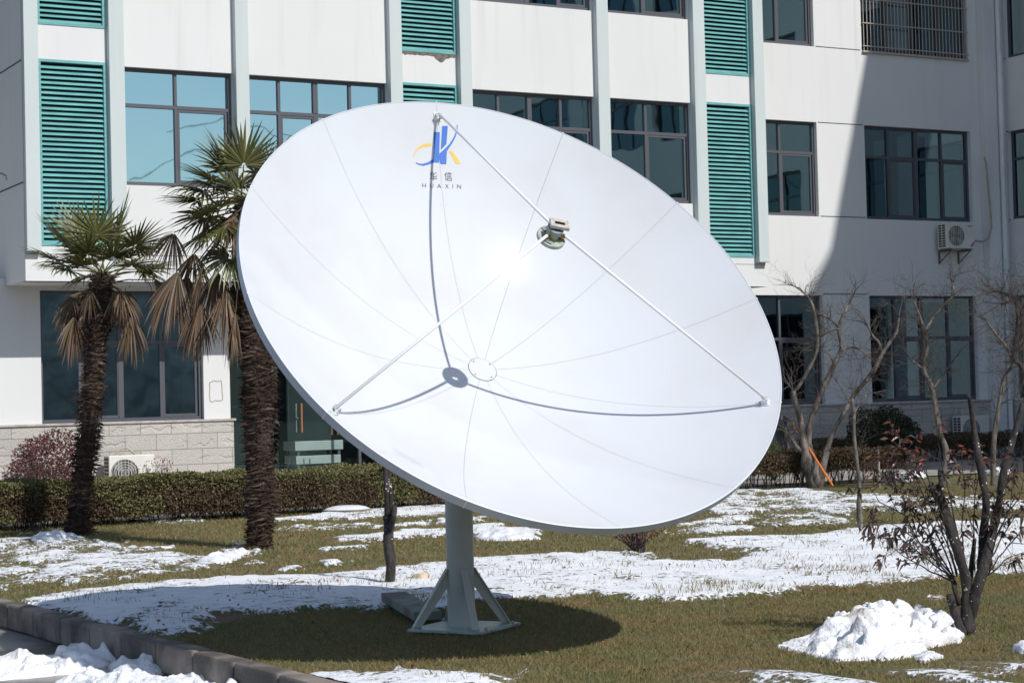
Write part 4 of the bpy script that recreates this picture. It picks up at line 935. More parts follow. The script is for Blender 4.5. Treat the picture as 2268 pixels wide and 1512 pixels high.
def fan(parent, P0, hast, size, mt, name, spread=125, nseg=30, droop=.25, hang=0, closed=1.0, nrm=None):
    """fan leaf: petiole from P0 to hast, then pleated segments radiating"""
    b = MB(); P0 = np.asarray(P0); hast = np.asarray(hast); d_ = hast-P0; Lp = np.linalg.norm(d_); d_ = d_/Lp
    if hang: dl_ = d_*(1-hang)-Z*hang; dl_ /= np.linalg.norm(dl_)
    else: dl_ = d_
    if nrm is None:
        nrm = np.cross(dl_, np.cross(Z, dl_)) if abs(dl_[2]) < .95 else rv()
        nrm = nrm+rv()*.35
    nrm = nrm-dl_*np.dot(nrm, dl_); nrm /= np.linalg.norm(nrm); s = np.cross(dl_, nrm)
    mid = (P0+hast)/2+Z*.05*Lp; b.tube([P0, mid, hast], [.011, .008, .006], 4)
    for i in range(nseg):
        f = (i/(nseg-1)-.5)*2; a = rad(spread)*f*closed; L_ = size*(1-.35*abs(f)**2)*random.uniform(.88, 1.06)
        e = math.cos(a)*dl_+math.sin(a)*s; e = e+nrm*.18*(1-abs(f)) ; e /= np.linalg.norm(e); sd = np.cross(e, nrm); sd /= np.linalg.norm(sd); w_ = size*(.031 if name == 'frond' else .0135)
        pts = []; q_ = hast+e*.02; dd = e.copy(); n_ = 5; dr_ = droop*random.uniform(.5, 1.9); e = e+rv()*(.03 if name == 'frond' else .13); dd = e/np.linalg.norm(e)
        for k in range(n_+1):
            t = k/n_; ww_ = w_*(.5+1.5*t if t < .45 else 1.17*((1-t)/.55)**.8+.04); pts.append((q_.copy(), ww_)); dd = dd-Z*dr_*.22*(t**1.3+.05)*2+RNG.normal(size=3)*.012; dd /= np.linalg.norm(dd); q_ = q_+dd*L_/n_
        vs = []; m_ = []
        for (p, ww_) in pts: vs += [p-sd*ww_+nrm*ww_*.45, p, p+sd*ww_+nrm*ww_*.45]
        fs = []
        for k in range(n_): fs += [(3*k, 3*k+1, 3*k+4, 3*k+3), (3*k+1, 3*k+2, 3*k+5, 3*k+4)]
        b.add(vs, fs)
    return b.build(name, mt, parent)
def palm(label, pix, ws, Y, heart, greens, deads, clusters, fibre=900, extra=10):
    base = at(*pix[0], Y); r = root('palm_tree', (base[0], base[1], 0), label, 'palm tree', 'palms on the lawn'); b = MB()
    Q, RR = limb(b, pix, Y, [w_*.67 for w_ in ws], 16, jit=.02); tk = b.build('trunk', M['ptrunk'], r, smooth=True)
    # shaggy leaf bases wrapped round the trunk
    fb = MB(); cam_ = -1
    for k in range(fibre):
        t = random.random()**.9; i = min(int(t*(len(Q)-1)), len(Q)-2); fr_ = random.random(); c = Q[i]*(1-fr_)+Q[i+1]*fr_; rr = RR[i]*(1-fr_)+RR[i+1]*fr_
        a = random.uniform(0, 2*math.pi); o = np.array([math.cos(a), math.sin(a), 0]); tg = np.array([-math.sin(a), math.cos(a), 0])
        L_ = random.uniform(.05, .16); w_ = random.uniform(.002, .010)*random.choice((1, 1, 1.8)); cl = max(0, .5+1.3*mnoise.noise((a*1.4, t*9, Y))); L_ *= .45+.9*cl; sl = random.choice((-1, 1))*random.uniform(.5, 1.0); p = c+o*(rr*.93+.045*cl)+Z*.05*mnoise.noise((a*2, t*20, 3))
        if random.random() < .86: e = tg*sl+Z*random.uniform(-.30, .15)+o*random.uniform(-.12, .10)+o*(.5*(random.random() < .05))
        else: e = Z*random.uniform(.5, 1)+tg*sl*.4+o*random.uniform(.2, .7); L_ *= .9; w_ *= .7
        e /= np.linalg.norm(e); wd = np.cross(e, o); wd /= np.linalg.norm(wd)
        p2 = p+e*L_*.5+o*.012; p3 = p+e*L_+o*.004
        fb.add([p-wd*w_, p+wd*w_, p2+wd*w_*.8, p2-wd*w_*.8, p3], [(0,1,2,3),(3,2,4)])
    sb_ = fb
    if Y > 22: q0 = at(158, 1190, Y); b2 = MB(); b2.tube([q0-Z*.05, q0+Z*.07, at(168, 1140, Y), at(176, 1105, Y)], [.10, .10, .07, .03], 12); b2.build('sucker_stump', M['ptrunk'], r, smooth=True)
    for k in range(70):
        i = random.randint(1, len(Q)-3); a = random.uniform(0, 2*math.pi); o = np.array([math.cos(a), math.sin(a), 0]); tg = np.array([-math.sin(a), math.cos(a), 0]); p = Q[i]+(Q[i+1]-Q[i])*random.random()+o*RR[i]
        e = Z*random.uniform(-.3, 1)+tg*random.uniform(-.7, .7)+o*random.uniform(.15, .6); e /= np.linalg.norm(e); L_ = random.uniform(.05, .16); m_ = p+e*L_*.5+o*.015; wd = np.cross(e, o); wd /= np.linalg.norm(wd); w_ = random.uniform(.004, .009)
        sb_.add([p-wd*w_, p+wd*w_, m_+wd*w_, m_-wd*w_, p+e*L_+tg*random.uniform(-.02, .02)], [(0,1,2,3),(3,2,4)])
    fb.build('fibre', FB, tk)
    hp = at(*heart, Y)
    for g_ in greens:
        x, y, dy, size = g_[:4]; h = at(x, y, Y+dy); fan(r, hp+RNG.normal(size=3)*.03, h, size*(1.12 if Y < 22 else 1.05), GP, 'frond', spread=random.uniform(95, 150), droop=g_[4] if len(g_) > 4 else .22, nseg=26)
    for k in range(extra):
        a = random.uniform(0, 2*math.pi); e_ = rad(random.uniform(-30, 60)); v = np.array([math.cos(e_)*math.cos(a), math.cos(e_)*math.sin(a), math.sin(e_)])
        fan(r, hp+RNG.normal(size=3)*.03, hp+v*random.uniform(.32, .55), random.uniform(.42, .52), GP, 'frond', spread=random.uniform(70, 120), droop=.3+.6*(e_ < .4), nseg=20)
    for k in range(extra):
        a = random.uniform(0, 2*math.pi); v = np.array([math.cos(a), math.sin(a), random.uniform(-.9, -.2)]); v /= np.linalg.norm(v)
        fan(r, hp-Z*.1, hp+v*random.uniform(.3, .5), random.uniform(.42, .60), DP_, 'dead_frond', spread=100, droop=.7, hang=random.uniform(.5, .9), closed=random.uniform(.25, .6), nseg=32)
    for g_ in deads:
        x, y, dy, size, hang, cl = g_; h = at(x, y, Y+dy); fan(r, hp-Z*.08+RNG.normal(size=3)*.03, h, size*1.28, DP_, 'dead_frond', spread=110, droop=.7, hang=hang, closed=cl, nseg=40)
    for (x, y, dy, s_) in clusters:
        c = at(x, y, Y+dy); cb = MB(); cb.tube([hp, (hp+c)/2+Z*.03, c], .008, 4); P = c+RNG.normal(size=(900, 3))*np.array([s_*.5, s_*.5, s_*.8]); 
        for p in P[:40]: cb.tube([c+Z*s_*.8, p], .0025, 3, cap=False)
        dd = RNG.normal(size=(900, 3)); dd /= np.linalg.norm(dd, axis=1)[:, None]; leaves(cb, P, dd, .022, .010); tag(cb.build('fruit_cluster', FR, r), kind='stuff')
    return r
palm('shorter palm in front of the left ground floor window, beside the red shrub',
     [(172,1188),(176,1150),(182,1080),(194,980),(204,880),(212,780),(222,690),(230,610)], [58,50,52,50,46,50,58,40], 23.75, (228,612),
     [(150,545,-.2,.52,.12),(120,575,.1,.42,.2),(175,520,.2,.50,.05),(215,520,-.3,.50,.04),(262,515,.1,.54,.04),(300,545,-.2,.46,.1),(330,560,.15,.42,.15),(195,565,-.45,.46,.3),(250,570,-.5,.48,.25),(290,590,-.4,.42,.4),(150,600,-.3,.42,.45),(325,600,.2,.44,.35),(235,535,.4,.5,.1),(180,590,.4,.4,.3)],
     [(165,700,-.1,.50,.9,.30),(186,690,0,.45,.92,.22),(290,700,-.1,.50,.93,.28),(272,650,.1,.42,.8,.3),(340,620,-.1,.5,.6,.55),(310,600,.2,.42,.45,.5),(200,640,-.25,.34,.9,.4),(255,645,-.2,.36,.9,.4)],
     [(165,690,.1,.14),(275,690,.15,.15)], 5200, 7)
palm('taller palm partly hidden by the left rim of the dish, pale dead fronds hanging',
     [(578,1215),(574,1170),(577,1080),(576,980),(574,880),(566,780),(552,680),(548,560),(546,440)], [56,58,76,84,80,84,76,62,46], 20.8, (545,440),
     [(470,400,-.3,.42,.08),(440,445,-.1,.42,.15),(505,370,0,.46,.05),(540,365,-.2,.46,.03),(590,380,.1,.45,.05),(485,460,-.4,.42,.35),(455,480,.1,.40,.5),(500,500,-.3,.42,.6),(620,400,0,.45,.1),(640,450,-.2,.45,.3),(600,470,.3,.42,.4),(520,420,.4,.46,.1),(480,540,0,.44,.7),(510,570,-.2,.42,.8),(455,520,.3,.40,.6)],
     [(395,600,-.25,.62,.66,.32),(415,610,.0,.5,.75,.4),(450,590,-.3,.46,.7,.5),(445,668,-.1,.56,.8,.3),(500,640,-.2,.60,.72,.34),(385,515,-.1,.42,.75,.5),(430,560,.2,.4,.9,.4),(522,690,-.25,.5,.97,.16),(480,600,.2,.5,.9,.35)],
     [], 8000, 9)

# ------------------------------------------------ hedges and shrubs
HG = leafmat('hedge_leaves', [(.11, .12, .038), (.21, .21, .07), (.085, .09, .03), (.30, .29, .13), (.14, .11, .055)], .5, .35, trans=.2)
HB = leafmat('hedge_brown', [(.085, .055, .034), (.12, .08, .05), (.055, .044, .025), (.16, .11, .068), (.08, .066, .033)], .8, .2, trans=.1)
def hedge(u0, u1, w0, w1, zt, label, green, dens, name='hedge', open_=.25, zb=.02):
    r = root(name, FP((u0+u1)/2, (w0+w1)/2, 0), label, 'hedge'); L_ = u1-u0
    n = int(dens*L_); 
    def pts(n, shell):
        u = RNG.uniform(u0, u1, n); w_ = RNG.uniform(w0, w1, n); z = RNG.uniform(open_, zt, n)
        if shell:    # most leaves sit on the outside
            k = RNG.random(n); top = k < .45; fr_ = (k >= .45) & (k < .85); z = np.where(top, zt-RNG.exponential(.025, n), z); w_ = np.where(fr_, w1-RNG.exponential(.05, n), w_)
        bump_ = (fbm(u*2.3+9, w_*2.3, 3)-.5)*.19; z = z+bump_*(z/zt); w_ = w_+(fbm(u*3, z*4+4, 3)-.5)*.16
        return A0+np.outer(u, D)+np.outer(w_, N)+np.outer(z, Z)
    b = MB(); P = pts(n, True); dd = RNG.normal(size=(n, 3))+np.array([0, -.3, .5]); dd /= np.linalg.norm(dd, axis=1)[:, None]; brown = MB()
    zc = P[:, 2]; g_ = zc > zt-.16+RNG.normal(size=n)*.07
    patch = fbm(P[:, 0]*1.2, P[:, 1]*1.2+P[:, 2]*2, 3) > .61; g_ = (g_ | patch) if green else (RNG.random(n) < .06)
    leaves(b, P[g_], dd[g_], RNG.uniform(.02, .042, g_.sum()), RNG.uniform(.008, .015, g_.sum()))
    h_ = ~g_; leaves(brown, P[h_], dd[h_], RNG.uniform(.018, .04, h_.sum()), RNG.uniform(.007, .014, h_.sum())); brown.build('brown_foliage', HB, r)
    b.build('foliage', HG, r)
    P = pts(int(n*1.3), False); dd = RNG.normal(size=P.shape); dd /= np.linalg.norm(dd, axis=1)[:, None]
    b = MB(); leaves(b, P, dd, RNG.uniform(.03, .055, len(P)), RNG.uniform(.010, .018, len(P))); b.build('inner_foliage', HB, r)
    b = MB()
    for k in range(int(L_*22)):
        u = random.uniform(u0, u1); w_ = random.uniform(w0+.05, w1-.08); p = FP(u, w_, -.02); q_ = p.copy(); tilt = RNG.normal(size=3)*.14
        for j in range(2):
            e = Z*1.0+tilt+RNG.normal(size=3)*.2; e /= np.linalg.norm(e); H_ = zt*random.uniform(.75, .98); b.tube([p, p+e*H_*.35+RNG.normal(size=3)*.01, p+e*H_*.7+RNG.normal(size=3)*.02, p+e*H_], [.008, .006, .004, .002], 4, cap=False)
            for i in range(3):
                s_ = p+e*H_*random.uniform(.2, .8); e2 = e+rv()*.8; e2 /= np.linalg.norm(e2); b.tube([s_, s_+e2*random.uniform(.08, .2)], [.003, .0015], 3, cap=False)
    b.build('stems', M['twig'], r); return r
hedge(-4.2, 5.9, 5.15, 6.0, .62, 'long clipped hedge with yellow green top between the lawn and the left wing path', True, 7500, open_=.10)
hedge(9.0, 12.9, 5.5, 6.1, .56, 'sparse brown hedge with bare lower stems behind the crooked bare trees', False, 3600, open_=.24)
hedge(13.6, 21.6, -.4, .3, .55, 'low dark hedge in the shade against the right part of the building', False, 1500)
def shrub(name, c, rx, rz, n, mt, label, lsz=.035, stems=14, cat='shrub', sm='twig', lw=.4, droop=0):
    c = np.asarray(c); base = np.array([c[0], c[1], 0.]); r = root(name, base, label, cat); b = MB(); st = MB()
    d_ = RNG.normal(size=(n, 3)); d_ /= np.linalg.norm(d_, axis=1)[:, None]; rr = RNG.random(n)**.28; rr *= 1+.35*(fbm(d_[:, 0]*2.2+5+c[0], d_[:, 2]*2.2+d_[:, 1]+3, 3)-.5)*2*1.0
    P = c+d_*rr[:, None]*np.array([rx, rx, rz]); k = P[:, 2] > .03; P = P[k]; e = d_[k]+RNG.normal(size=(k.sum(), 3))*.7; e /= np.linalg.norm(e, axis=1)[:, None]
    leaves(b, P, e, RNG.uniform(.6, 1.2, len(P))*lsz, RNG.uniform(.6, 1.1, len(P))*lsz*lw, .3, droop); b.build('foliage', mt, r)
    for i in range(stems):
        t = P[RNG.integers(len(P))]; m_ = (base+t)/2+RNG.normal(size=3)*.03; m_[2] = abs(m_[2]); st.tube([base+RNG.normal(size=3)*np.array([.04, .04, 0]), m_, t], [.012, .008, .003], 5, cap=False)
    st.build('stems', M[sm], r); return r
RL = leafmat('dark_red_leaves', [(.10, .03, .035), (.15, .045, .045), (.06, .03, .03), (.20, .07, .06), (.06, .055, .03)], .5, .4, trans=.15)
shrub('red_shrub', at(105, 1022, 31.4), .62, .50, 4200, RL, 'round dark red shrub growing against the stone plinth at the left', .05, 20)
DG = leafmat('dark_green_leaves', [(.022, .032, .015), (.035, .045, .02), (.014, .02, .012), (.04, .048, .022)], .5, .3, trans=.1)
sp = at(1955, 952, 37.6); shrub('round_shrub', (sp[0], sp[1], .62), .74, .58, 11000, DG, 'large dome of dark evergreen leaves below the lower right window', .05, 20)
sp = at(1712, 1015, 33.5); shrub('small_shrub', (sp[0], sp[1], .36), .38, .32, 1600, leafmat('bright_green_leaves', [(.08, .12, .03), (.13, .17, .05), (.06, .08, .03)], .5, .4), 'small bright green bush peeking out beside the right rim of the dish', .04, 10)
sp = gr(1412, 1225); shrub('low_shrub', (sp[0], sp[1], .26), .30, .16, 420, RL, 'small twiggy shrub with a few dark red leaves under the bottom edge of the dish', .032, 26, sm='darkbark')
for k, (x, lb) in enumerate(((640, 'low reddish plants in front of the white ground air conditioner, left clump'),)):
    pass
sp = FP(cu+.35, -.35, 0); shrub('red_bush', (sp[0], sp[1], .52), .34, .14, 160, RL, 'low reddish sprigs showing over the hedge in front of the left air conditioner', .04, 10)
# orange pole and bundle, stake
b = MB(); p0, p1 = at(1845, 1076, 30.0), at(1757, 937, 30.95); b.tube([p0, p1], .0165, 10)
for t in (.15, .42, .62, .82): c = p0*(1-t)+p1*t; d_ = (p1-p0)/np.linalg.norm(p1-p0); b.tube([c, c+d_*.012], .019, 10)
tag(b.build('leaning_pole', M['orange'], loc=p0), 'thin orange pole leaning against the thick crooked bare tree', 'pole')
r = root('palm_besom', gr(1762, 1060), 'grey bundle of dry drooping leaves propped up next to the right rim of the dish', 'bundle'); b = MB(); st_ = MB(); t0 = at(1728, 925, 31.5)
for k in range(240):
    a = random.uniform(0, 2*math.pi); s_ = np.array([math.cos(a), math.sin(a)*.6, 0])*random.uniform(.02, .22); q_ = [t0+s_*.3+Z*random.uniform(-.02, .04), t0+s_*.9-Z*.12+np.array([.05, 0, 0]), t0+s_*1.1-Z*random.uniform(.3, .62)+np.array([.13, 0, 0])]
    b.tube(q_, [.006, .005, .002], 3, cap=False)
b.build('bundle', leafmat('grey_dry_leaves', [(.10, .10, .11), (.22, .22, .25), (.06, .06, .065), (.32, .31, .33)], .6, .4), r); st_.tube([at(1735, 950, 31.5), at(1748, 1000, 31.4), at(1768, 1062, 31.2)], .022, 6); st_.build('stick', M['bark'], r)
b = MB(); s0_ = gr(1948, 1080); b.tube([s0_, s0_+Z*.32, s0_+Z*.62+D*.005], [.018, .017, .015], 6); tag(b.build('timber_stake', M['stake'], loc=s0_), 'short pale timber stake standing upright in front of the brown hedge', 'stake')
# white plastic bags by the right hedge
for k, (x, y, s, lb) in enumerate(((1990, 1066, .20, 'crumpled white bag left of its neighbour at the foot of the right hedge'), (2030, 1058, .13, 'smaller crumpled white bag resting right of the bigger one by the hedge'), (2212, 1050, .16, 'crumpled white bag behind the right fork of the front tree'))):
    c = gr(x, y); bm = bmesh.new(); bmesh.ops.create_icosphere(bm, subdivisions=3, radius=1)
    vs = []
    for v in bm.verts: 
        f = 1+.45*mnoise.noise(v.co*2.3+Vector((k*9, 0, 0)))+.2*mnoise.noise(v.co*6); vs.append(np.array([v.co.x*s*f*1.3, v.co.y*s*f, max(v.co.z*s*.6*f, -s*.2)])+c+Z*s*.2)
    b = MB(); b.add(vs, [tuple(v.index for v in f.verts) for f in bm.faces]); bm.free(); tag(b.build('plastic_bag', M['plastic'], loc=c), lb, 'bag', 'white bags by the hedge')

# =================================================================== SMALL THINGS ON THE LAWN
# manhole cover with snow
c = gr(768, 1136); b = MB(); b.disc_cyl(c, Z, .36, .06, 32); mh = root('manhole', c, 'round concrete manhole lid capped with snow in front of the left hedge', 'manhole'); b.build('cover', M['kerb'], mh, bevel=.008)
b = MB(); bmv = []; nr, na = 5, 28
for i in range(nr+1):
    for j in range(na): a = 2*math.pi*j/na; rr = .33*i/nr*(1+.06*mnoise.noise((math.cos(a)*2, math.sin(a)*2, 0))); bmv.append(c+np.array([rr*math.cos(a), rr*math.sin(a), .062+.05*(1-(i/nr)**4)]))
b.add(bmv, [(i*na+j, (i+1)*na+j, (i+1)*na+(j+1) % na, i*na+(j+1) % na) for i in range(nr) for j in range(na)]); tag(b.build('snow_cap', M['snow'], mh, smooth=True))
# beam lying behind the mast
p0 = gr(872, 1330, .03); p1 = gr(948, 1374, .03); d_ = p1-p0; d_ = d_/np.linalg.norm(d_); s_ = np.cross(Z, d_); b = MB()
b.box((p0+p1)/2+Z*.035+s_*.0, (p1-p0)/2, s_*.10, Z*.034); tag(b.build('weathered_beam', M['beam'], bevel=.008, loc=p0), 'weathered green grey beam lying on the lawn, slanting behind the mast foot', 'beam')
def rock(c, s, seed, name, m, label, cat, group=None, sq=.8):
    bm = bmesh.new(); bmesh.ops.create_icosphere(bm, subdivisions=3, radius=1); vs = []
    for v in bm.verts:
        f = 1+.35*mnoise.noise(v.co*1.4+Vector((seed*3.3, 0, 0)))+.10*mnoise.noise(v.co*5+Vector((seed, 1, 0))); q_ = v.co*f; vs.append(c+np.array([q_.x*s, q_.y*s, max(q_.z, -.3)*s*sq+s*.25]))
    b = MB(); b.add(vs, [tuple(v.index for v in f.verts) for f in bm.faces]); bm.free(); return tag(b.build(name, m, loc=c, smooth=True), label, cat, group)
rock(gr(935, 1290), .085, 2, 'stone', M['stone'], 'pale tan stone on the snow between the forked trunk and the mast', 'stone')
rock(gr(900, 1288), .03, 5, 'stone', M['patch'], 'small dark brown stone beside the pale tan stone', 'stone')
# snow heaps
def heap(name, outline, height, seed, label, m='snow', cat='snow heap', group=None, z0=0., blocks=14, bs=.05, res=.009, peak=.5, lump=1.0, ramp=None):
    G = np.array([gr(x, y, z0)[:2] for (x, y) in outline]); lo = G.min(0)-.03; hi = G.max(0)+.03
    xs = np.arange(lo[0], hi[0], res); ys = np.arange(lo[1], hi[1], res); X, Y_ = np.meshgrid(xs, ys); P = np.stack([X.ravel(), Y_.ravel()], 1)
    sd = inpoly_sd(P, G)+(fbm(P[:, 0]*9+seed, P[:, 1]*9, 3)-.5)*.09; mw = sd.max()
    e = np.clip(sd/mw, 0, 1)**peak; h = height*e*(.7+.6*fbm(P[:, 0]*4.5+seed*7, P[:, 1]*4.5, 4)*lump)
    if ramp:      # heap thins out to a flat apron on one side
        t_ = (P @ np.array([1., 0])-lo[0])/(hi[0]-lo[0]); h = h*np.interp(t_, *ramp)
    rs_ = np.random.default_rng(seed)
    def cells(size, amp, tilt):       # broken crust: every cell its own tilted plane
        ar = (hi-lo); k = max(4, int(ar[0]*ar[1]/size**2)); S_ = rs_.uniform(lo, hi, (k, 2)); w1 = P+np.column_stack([fbm(P[:, 0]*12, P[:, 1]*12, 2), fbm(P[:, 0]*12+9, P[:, 1]*12, 2)])*size*.6
        d2 = ((w1[:, None, :]-S_[None])**2).sum(2); ix = d2.argmin(1); g_ = rs_.uniform(-tilt, tilt, (k, 2)); b_ = rs_.uniform(-amp, amp, k); q_ = P-S_[ix]; srt = np.sqrt(np.sort(d2, 1)[:, :2]); gap = np.clip((srt[:, 1]-srt[:, 0])/.012, 0, 1)
        return b_[ix]+(q_*g_[ix]).sum(1)-(1-gap)*.012
    tp = np.clip(sd/.07, 0, 1); h = h+tp*(cells(bs*2.8, height*.15, .40)+cells(bs*1.3, height*.08, .35)*.9); h = np.maximum(h, .006)
    sh = X.shape; hh_ = h.reshape(sh)
    for _ in range(4): pd = np.pad(hh_, 1, mode='edge'); hh_ = (pd[1:-1, 1:-1]*2+pd[:-2, 1:-1]+pd[2:, 1:-1]+pd[1:-1, :-2]+pd[1:-1, 2:])/6
    h = hh_.ravel()
    h = h+(.010*(np.abs(fbm(P[:, 0]*16, P[:, 1]*16, 3)-.5)*2)+.011*(fbm(P[:, 0]*38, P[:, 1]*38, 4)-.5)+.010*(fbm(P[:, 0]*90, P[:, 1]*90, 2)-.5))*(sd > 0); h = np.where(sd <= 0, -.03, h)
    V = np.column_stack([P, z0+h]); ny, nx = X.shape; ii = np.arange(nx*ny).reshape(ny, nx); keep = (sd > -.03).reshape(ny, nx)
    q_ = np.stack([ii[:-1, :-1], ii[:-1, 1:], ii[1:, 1:], ii[1:, :-1]], -1).reshape(-1, 4); kk = keep.ravel()[q_].all(1); q_ = q_[kk]
    used = np.unique(q_); mp = -np.ones(len(V), int); mp[used] = np.arange(len(used)); b = MB(); b.add(V[used], mp[q_].tolist())
    c = np.array([*G.mean(0), z0]); return tag(b.build(name, M[m], smooth=True, loc=c), label, cat, group)
hp_ = heap('snow_heap', [(1722,1430),(1790,1405),(1850,1388),(1900,1380),(1960,1385),(2040,1378),(2110,1388),(2138,1405),(2125,1418),(2060,1430),(2030,1450),(1960,1464),(1850,1466),(1790,1450)], .17, 3, 'big heap of broken white snow lying left of the front right tree', bs=.055, peak=.6, m='dsnow', ramp=([0, .12, .3, .5, .8, 1], [.25, .35, .85, 1.2, .95, .8]))
for (x, y, sx, sz, tx, tz) in ((2085, 1372, .07, .045, .5, .5), (2050, 1378, .06, .03, -.5, .3), (1935, 1372, .07, .05, .2, -.4)):
    c = at(x, y, 12.15); a_ = np.array([math.cos(tx), .3, math.sin(tz)*.5]); a_ /= np.linalg.norm(a_); n_ = np.cross(a_, [0, .8, .6]); n_ /= np.linalg.norm(n_); c_ = np.cross(n_, a_)
    bm = bmesh.new(); bmesh.ops.create_icosphere(bm, subdivisions=3, radius=1); vs = []
    for v in bm.verts:
        q_ = Vector([math.copysign(abs(t)**.6, t) for t in v.co]); f = 1+.25*mnoise.noise(v.co*2+Vector((x, 0, 0))); vs.append(c+a_*q_.x*sx*f+c_*q_.y*sz*1.3*f+n_*q_.z*.018)
    b = MB(); b.add(vs, [tuple(v.index for v in f.verts) for f in bm.faces]); bm.free(); b.v = [V_-np.array(hp_.location) for V_ in b.v]
    o_ = b.build('snow_slab', M['snow'], None, smooth=True); o_.parent = hp_
SZ = -.155
heap('snow_heap', [(-60,1478),(20,1466),(100,1462),(170,1440),(245,1450),(255,1468),(170,1492),(80,1500),(-60,1512)], .085, 5, 'ridge of dirty snow on the road against the kerb at the left edge', z0=SZ, blocks=40, m='dsnow')
heap('snow_heap', [(245,1478),(300,1480),(350,1472),(400,1462),(410,1482),(350,1497),(260,1500)], .10, 8, 'pointed lump of snow on the road right against the kerb', z0=SZ, blocks=24, peak=.4)
heap('snow_heap', [(120,1512),(200,1496),(260,1500),(340,1500),(420,1505),(520,1498),(560,1512),(580,1560),(120,1570)], .09, 11, 'wide bank of white snow at the lower left bottom edge of the photo', z0=SZ, blocks=60)
heap('snow_heap', [(60,1197),(100,1190),(150,1188),(195,1196),(160,1203),(80,1206)], .09, 13, 'small snow mound at the foot of the shorter palm', blocks=8, res=.02)
heap('snow_heap', [(430,1247),(480,1236),(535,1222),(555,1226),(520,1242),(470,1256)], .08, 15, 'low snow mound left of the foot of the taller palm', blocks=8, res=.02)
heap('snow_heap', [(1050,1188),(1100,1178),(1180,1184),(1200,1193),(1120,1198),(1060,1196)], .08, 17, 'low snow mound right of the mast under the dish', blocks=8, res=.02)
heap('snow_heap', [(2246,1437),(2275,1430),(2300,1440),(2260,1447)], .06, 19, 'small snow lump on the grass at the right edge', blocks=3, bs=.02)
heap('snow_heap', [(2030,1452),(2060,1446),(2085,1452),(2050,1468),(2030,1466)], .03, 21, 'few crumbs of snow fallen in front of the big heap', blocks=5, bs=.015)
# bark mulch mounds round palm feet are part of lawn; grass blades
def grass(name, n, regions, h0, h1, mt, wid, where, seed):
    P = []
    for (pix, k) in regions:
        G = np.array([gr(x, y)[:2] for (x, y) in pix]); lo, hi = G.min(0), G.max(0); A_ = RNG.uniform(lo, hi, (k*3, 2)); A_ = A_[inpoly_sd(A_, G) > 0][:k]; P.append(A_)
    P = np.concatenate(P); uw = (P-A0[:2]); U_ = uw @ D[:2]; W_ = uw @ N[:2]; keep = (U_ > KU(W_)+.02) & (W_ > 5.0); P = P[keep]
    m = mask(P); k = where(m, P); P = P[k]; m = m[k]; n = len(P); z = lawn_z(P[:, 0], P[:, 1], m)
    a = RNG.uniform(0, 2*np.pi, n); H_ = RNG.uniform(h0, h1, n); lean = RNG.normal(size=(n, 2))*.5; w_ = wid*RNG.uniform(.6, 1.3, n)
    B = np.column_stack([P, z-.006]); s_ = np.column_stack([np.cos(a), np.sin(a), np.zeros(n)])*w_[:, None]; T = B+np.column_stack([lean*H_[:, None], H_]); Mi = B+np.column_stack([lean*H_[:, None]*.3, H_*.6])
    V = np.stack([B-s_, B+s_, Mi+s_*.7, T, Mi-s_*.7], 1).reshape(-1, 3); i = np.arange(n)*5; F_ = np.stack([i, i+1, i+2, i+3, i+4], 1)
    me = bpy.data.meshes.new(name); me.from_pydata(V.tolist(), [], F_.tolist()); me.materials.append(mt); o = bpy.data.objects.new(name, me); COL.objects.link(o); return o
def patchy(m, c, sc=1.1):
    t = m.node_tree; nd = t.nodes; L = t.links; g = nd.new('ShaderNodeNewGeometry'); n = nd.new('ShaderNodeTexNoise'); n.inputs['Scale'].default_value = sc*1.6; n.inputs['Detail'].default_value = 4; L.new(g.outputs['Position'], n.inputs[0])
    r = nd.new('ShaderNodeValToRGB'); r.color_ramp.elements[0].position = .42; r.color_ramp.elements[1].position = .6; L.new(n.outputs[0], r.inputs[0]); b = nd['Principled BSDF']; src = b.inputs['Base Color'].links[0].from_socket
    x = nd.new('ShaderNodeMixRGB'); x.blend_type = 'MULTIPLY'; L.new(r.outputs[0], x.inputs[0]); L.new(src, x.inputs[1]); x.inputs[2].default_value = (*c, 1); L.new(x.outputs[0], b.inputs['Base Color'])
GG = leafmat('winter_grass', [(.15, .17, .055), (.26, .225, .11), (.20, .21, .075), (.36, .29, .17), (.14, .17, .055), (.30, .245, .135)], .6, .25, trans=.3); patchy(GG, (1.2, .93, .9))
nearR = [(380,1410),(620,1345),(2300,1230),(2300,1540),(690,1540)]
g = grass('grass', 0, [(nearR, 150000)], .012, .038, GG, .0022, lambda m, P: (m < .35), 1)
tag(g, 'short olive and straw coloured winter grass of the front lawn', 'grass', kind='stuff')
midR = [(-40,1330),(-40,1160),(900,1110),(2300,1080),(2300,1290),(1000,1360),(500,1360)]
g = grass('grass', 0, [(midR, 150000)], .015, .05, GG, .0045, lambda m, P: (m < .4), 2)
tag(g, 'short winter grass of the far lawn between snow patches', 'grass', kind='stuff')
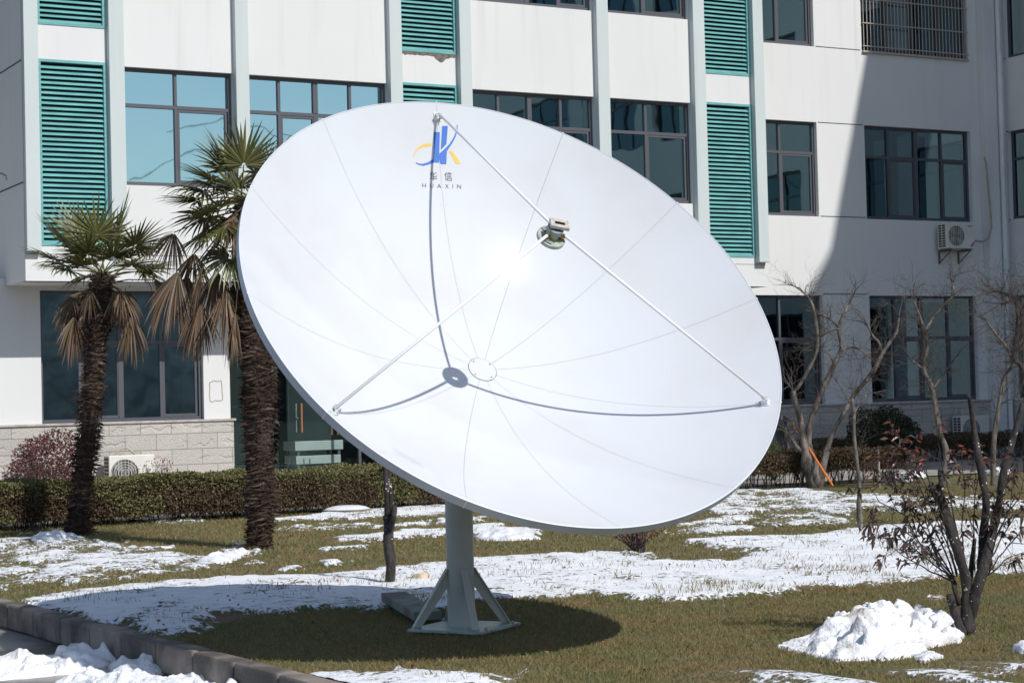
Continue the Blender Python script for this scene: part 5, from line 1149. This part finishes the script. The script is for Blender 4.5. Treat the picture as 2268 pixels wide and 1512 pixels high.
g = grass('grass', 0, [(midR, 26000), (nearR, 16000), ([(40,1335),(330,1295),(900,1260),(860,1350),(325,1405)], 1500)], .02, .06, GG, .003, lambda m, P: (m >= .35) & (fbm(P[:, 0]*2.4, P[:, 1]*1.6, 4)+RNG.random(len(P))*.12 > .60), 3)
tag(g, 'grass tufts poking up through the thin snow', 'grass', kind='stuff')
# fallen leaves
b = MB(); G = []
for k in range(420):
    x = random.uniform(300, 2268); y = random.choice((random.uniform(1170, 1300), random.uniform(1330, 1505))); p = gr(x, y)
    if (p[:2]-A0[:2]) @ D[:2] < KU((p[:2]-A0[:2]) @ N[:2])+.1: continue
    p[2] = lawn_z(np.array([p[0]]), np.array([p[1]]), mask(p[None, :2]))[0]+.012+random.random()*.012; G.append(p)
G = np.array(G); dd = RNG.normal(size=(len(G), 3))*np.array([1, 1, .2]); dd /= np.linalg.norm(dd, axis=1)[:, None]
leaves(b, G, dd, RNG.uniform(.02, .045, len(G)), RNG.uniform(.006, .013, len(G)), .5); tag(b.build('fallen_leaves', leafmat('fallen', [(.30, .09, .04), (.20, .10, .06), (.35, .14, .07)], .7), None), 'scattered red brown fallen leaves on the lawn', 'fallen leaves', kind='stuff')

# overhead cables off to the right of the viewer, seen only mirrored in the first floor windows
def mirror_pt(px, py, dist):
    r = ray(px, py); t = ((A0-N*.14-EYE) @ N)/(r @ N); P = EYE+r*t; v = r-2*(r @ N)*N; return P+v*dist
for pts_, lb in (([(380, 292), (505, 262), (640, 300), (800, 290)], 'upper thin overhead cable crossing the yard beside the wing'), ([(300, 400), (430, 330), (560, 335), (760, 310)], 'lower thin overhead cable crossing the yard beside the wing')):
    q_ = [mirror_pt(x, y, 22) for (x, y) in pts_]; P = []
    for i in range(len(q_)-1):
        for k in range(10): t = k/10; P.append(q_[i]*(1-t)+q_[i+1]*t+Z*.10*mnoise.noise((i+t*4, q_[0][2], 1)))
    b = MB(); b.tube(P, .012, 5); tag(b.build('overhead_cable', M['dark'], loc=P[0]), lb, 'cable', 'cables over the yard')
